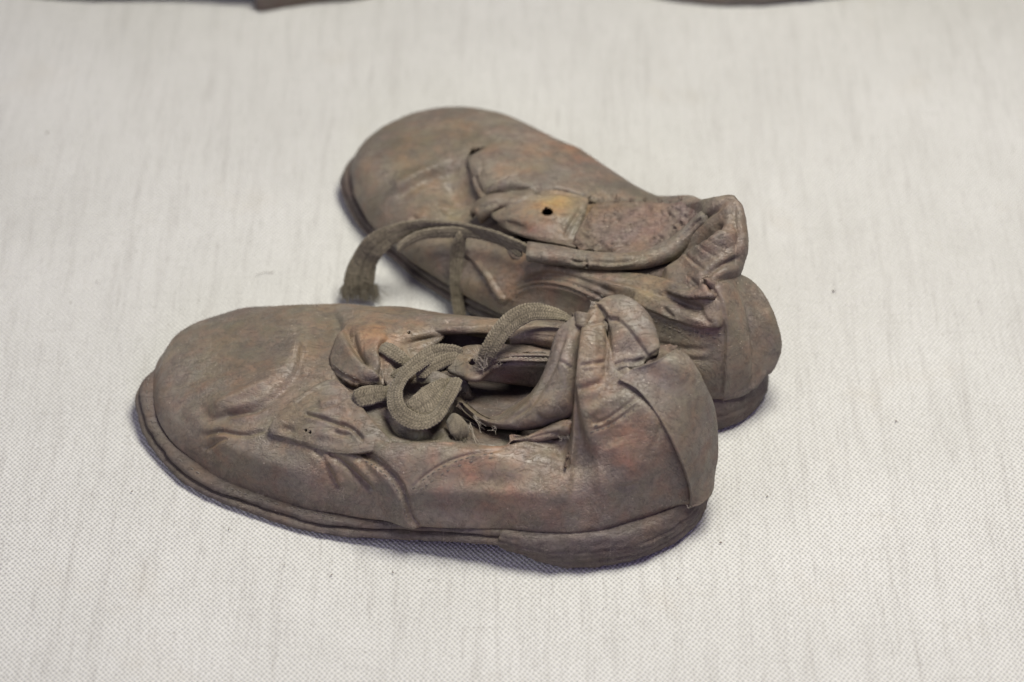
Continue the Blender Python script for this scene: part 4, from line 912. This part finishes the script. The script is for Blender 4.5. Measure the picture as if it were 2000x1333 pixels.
shell('eyestay_fold', grid_surface([
 [(914,420,2.25),(916,412,2.4),(924,416,2.5),(932,428,2.4),(940,440,2.2)],
 [(932,396,2.4),(936,390,2.6),(945,398,2.78),(954,415,2.65),(958,428,2.4)],
 [(962,382,2.6),(966,378,2.8),(972,388,2.96),(978,402,2.85),(980,412,2.6)],
 [(1000,380,2.7),(1003,376,2.9),(1006,386,3.05),(1010,400,2.98),(1012,412,2.8)],
 [(1040,372,2.8),(1042,368,2.95),(1044,374,3.08),(1048,384,3.05),(1050,394,2.95)]], .03, .03), .12, M_LEATHER, rs, [('crease',[(930,410),(950,402),(975,396)],.03,4)], T2, wr=.03, seed=135)
NQ = [
 [(975,260,2.40),(945,286,2.42),(911,306,2.36),(916,335,2.36),(928,368,2.38),(942,392,2.36)],
 [(1010,270,2.52),(975,300,2.62),(950,320,2.7),(948,345,2.7),(955,372,2.62),(968,388,2.52)],
 [(1050,288,2.56),(1020,315,2.72),(995,335,2.84),(985,352,2.85),(985,372,2.78),(992,386,2.68)],
 [(1085,308,2.62),(1060,330,2.82),(1040,345,2.93),(1028,358,2.94),(1022,370,2.88),(1022,382,2.82)],
 [(1130,335,2.72),(1110,350,2.88),(1095,358,2.96),(1085,366,2.96),(1078,374,2.92),(1070,384,2.86)],
 [(1175,368,2.76),(1160,376,2.86),(1150,382,2.9),(1142,388,2.9),(1135,395,2.88),(1128,405,2.8)]]
FQ = [('fold',[(946,385),(950,372),(965,360),(985,352),(1005,346),(1020,340)],.13,5,-16),('crease',[(958,386),(980,376),(1005,371),(1030,372),(1040,374)],.09,4.5),('crease',[(925,340),(932,362),(944,385)],.04,5),('ridge',[(960,300),(990,320),(1020,330)],.04,12),
 ('crease',[(1075,374),(1100,374),(1130,384),(1145,390)],.06,3),('crease',[(930,300),(940,320),(938,345)],.02,6)]
shell('eyestay_tab', grid_surface(NQ, .03, .03), .15, M_LEATHER_B, rs, FQ, T2, wr=.035, seed=139)
shell('insole', grid_surface([[W(-.5,3.6,1.5),W(-.5,2.4,1.5),W(-.5,1.6,1.4)],[W(1.5,3.8,1.6),W(1.5,1.2,1.4),W(1.5,-.2,1.3)],[W(3.2,2.2,1.6),W(3.2,0,1.4),W(3.2,-1.6,1.3)],[W(4.9,.2,1.6),W(4.9,-1,1.4),W(4.9,-2.2,1.3)]], .08, .08), .1, M_LINING, rs, (), (), wr=.03, seed=141)
shell('lining', grid_surface([[(975,470,2.0),(985,485,2.1),(1000,500,2.2)],[(1050,478,2.3),(1052,500,2.4),(1055,525,2.3)],[(1150,490,2.5),(1150,515,2.6),(1150,538,2.6)],[(1250,500,2.8),(1250,520,2.9),(1250,542,2.9)],[(1310,500,3.0),(1312,520,3.1),(1315,540,3.2)]], .05, .05), .1, M_LINING, rs, (), (), wr=.03, seed=143)
# its lace: one end hangs off the side to the cloth
lace('lace', [(1040,492,2.75),(1015,480,2.8),(978,465,2.75),(927,449,2.55),(870,440,2.35),(809,443,2.2),(765,458,2.05),(732,480,1.75),(712,510,1.25),(702,545,.75),(700,568,.42)], [.13,.15,.16,.15,.15,.18,.22,.27,.34,.40,.38], .05, M_LACE, rs, roll=[60,62,64,66,66,60,50,35,15,0,0], seed=31)
lace('lace', [(1020,500,2.55),(985,474,2.6),(950,462,2.5),(910,455,2.4),(860,454,2.25),(815,462,2.1),(785,480,1.9),(778,494,1.75)], [.1,.12,.13,.13,.14,.13,.12,.08], .055, M_LACE, rs, roll=40, seed=33)
lace('lace', [(915,452,2.35),(900,466,2.25),(893,500,1.7),(890,545,1.1),(894,590,.5),(900,625,.06)], [.12,.17,.18,.18,.18,.17], .045, M_LACE, rs, roll=[50,20,0,-10,0,0], seed=35)
fray('frayed_fibre', [P(x, 556+abs(x-700)*.1, .55) for x in range(672, 735, 5)], [P(x*1.25-700*.25, 600, .1)-P(x, 552, .75) for x in range(672, 735, 5)], 420, .42, .011, M_LACE, rs, spread=.16, seed=14, sag=.3, curl=.25)
fray('loose_thread', [P(735,575,.1), P(728,560,.3)], [(.3,-.6,-.2),(.5,-.2,-.2)], 12, .55, .008, M_LACE, rs, spread=.5, seed=15, sag=.6)
fray('loose_thread', [P(x, y, 3.1+max(0, x-1280)*.012) for x, y in ((1150,398),(1175,393),(1205,391),(1235,391),(1260,392),(1290,394),(1310,393),(1330,392),(1055,372),(1100,374))], [(0,.1,.5)]*10, 110, .16, .007, M_SUEDE, rs, spread=.9, seed=16, sag=.1)
fray('loose_thread', [P(g_.uniform(1130,1340), g_.uniform(405,480), 3.2+.15*g_.random()) for k in range(60)], [(0,-.3,.5)]*60, 260, .13, .007, M_SUEDE, rs, spread=1.2, seed=18, sag=.1)

b2 = bvh_of(up2)
for path in ([(990,580),(1008,560),(1045,546),(1101,551),(1162,572),(1210,592)], [(1000,590),(1018,570),(1050,557),(1101,562),(1160,583)], [(1232,606),(1280,622),(1330,642),(1380,652),(1410,652)], [(1240,614),(1285,630),(1335,650),(1400,660)]):
    stitches('stitching', path, b2, rs)
# lint and crumbs of dry leather dropped on the cloth
acc = Acc(); gl = np.random.default_rng(91)
spots = [P(*p, -.01) for p in ((1748,830),(95,265),(250,960),(640,1120),(1500,980),(1430,1075),(860,1130),(180,560),(1620,560),(1180,1190),(540,1110),(1540,900),(760,1105),(1310,1120),(420,1040),(1250,300),(600,430))]
for p in spots:
    for _ in range(1):
        c = p+np.append(gl.normal(0, .15, 2), .0); r = gl.uniform(.010, .022)
        q = np.array([c+np.array([0, 0, .01]), c+gl.normal(0, r, 3)*[1, 1, .2]+[r*1.6, 0, .015], c+gl.normal(0, r, 3)*[1, 1, .2]+[r*2.6, r, .01]]); V, F = tube(q, [r*.5, r, r*.4], 6); acc.add(V, F)
for k in range(7):
    a = gl.uniform(0, 6.28); p = P(gl.uniform(60, 1940), gl.uniform(250, 1300), -.02); q = [p]
    for j in range(8): a += gl.normal(0, .5); q.append(q[-1]+np.array([math.cos(a)*.07, math.sin(a)*.07, gl.normal(0, .006)]))
    q = np.array(q); q[:, 2] = np.maximum(q[:, 2], -.02)+.012; V, F = tube(q, .006, 4); acc.add(V, F)
lint = acc.build('lint', M_SUEDE); tag(lint, 'tiny dark crumbs and loose fibres scattered over the pale canvas', kind='stuff')
# ================================================================== shoes cut by the top of the frame
def plain_shoe(label, heel, yaw, mirror=1, L=15.5, seed=0):
    t = empty('worn_shoe', (heel[0], heel[1], 0)); tag(t, label, 'shoe', 'worn shoes at the top edge of the frame')
    a = math.radians(yaw); ca, sa = math.cos(a), math.sin(a)
    def G(s, w, z): w = w*mirror; return W(heel[0]+s*ca-w*sa, heel[1]+s*sa+w*ca, z)
    half = [(0,.0,.6),(.15,.5,.6),(.8,1.05,.6),(2,1.5,.6),(4.0,1.95,.58),(6.5,2.2,.38),(9,2.6,.1),(11,2.7,.02),(13,2.35,.08),(14.5,1.5,.22),(15.3,.5,.36)]
    left = half; right = [(s, -w*(.92 if s > 5 else 1), z) for s, w, z in half[::-1] if w > .01]
    pts = left+right
    O = ring_outline([G(*p) for p in pts]); sp = (G(2, 0, 0)[:2], G(12.6, 0, 0)[:2])
    slab('outsole', O, 0, .2, 0, M_SOLE, t, sp, seed=seed); slab('welt', O, .215, .4, .06, M_WELT, t, sp, seed=seed+1)
    H = ring_outline([G(*p) for p in ((0,.2,0),(.3,.6,0),(1.0,1.0,0),(2.2,1.4,0),(3.0,1.75,0),(3.9,2.1,0),(3.95,1,0),(3.9,-1,0),(3.9,-2.1,0),(2,-2.1,0),(.8,-1.75,0),(.2,-1,0),(0,-.3,0))])
    slab('heel_lift', H, .0, .6, -.01, M_SOLE, t, (G(1.6, 0, 0)[:2], G(2.4, 0, 0)[:2]), seed=seed+2, bulge=.0)
    rows = []
    for i in range(49):
        f = i/48; ang = f
        k = f*(len(pts)-1); j = min(int(k), len(pts)-2); e = k-j
        s = pts[j][0]*(1-e)+pts[j+1][0]*e; w = pts[j][1]*(1-e)+pts[j+1][1]*e; zb = pts[j][2]*(1-e)+pts[j+1][2]*e+.4
        s0, w0 = s*.97+.25, w*.9
        op = 1-sstep((s-7.0)/3.0)               # 1 where the shoe is open
        st, wt = (max(1.0, min(s, 12.6)), 0)
        H_ = (5.2-.9*sstep((s-1)/5)) *op+2.3*(1-op)
        r = [(s0, w0, zb)]
        for (aa, bb) in ((-.02,.3),(.05,.58),(.16,.80),(.38,.94),(.7,1.0),(1,1.02)):
            lat = aa*(1-op*.72)
            r.append((s0+(st-s0)*lat, w0+(wt-w0)*lat, zb+(H_-zb)*(bb*(1-op)+op*min(1, (aa+.05)*.95+.05 if aa > .1 else bb*.4+.02))))
        rows.append([G(*q) for q in r])
    fa = shell('upper', grid_surface(rows, .07, .07), .15, M_LEATHER, t, (), (), wr=.06, seed=seed+5)
    return t
plain_shoe('dark worn shoe cut off by the top edge of the frame at left, heel showing', (-3.65, 15.68), 169.2, 1, seed=201)
plain_shoe('dark worn shoe cut off by the top edge at right, only its sole edge showing', (17.6, 17.33), 180, 1, seed=221)
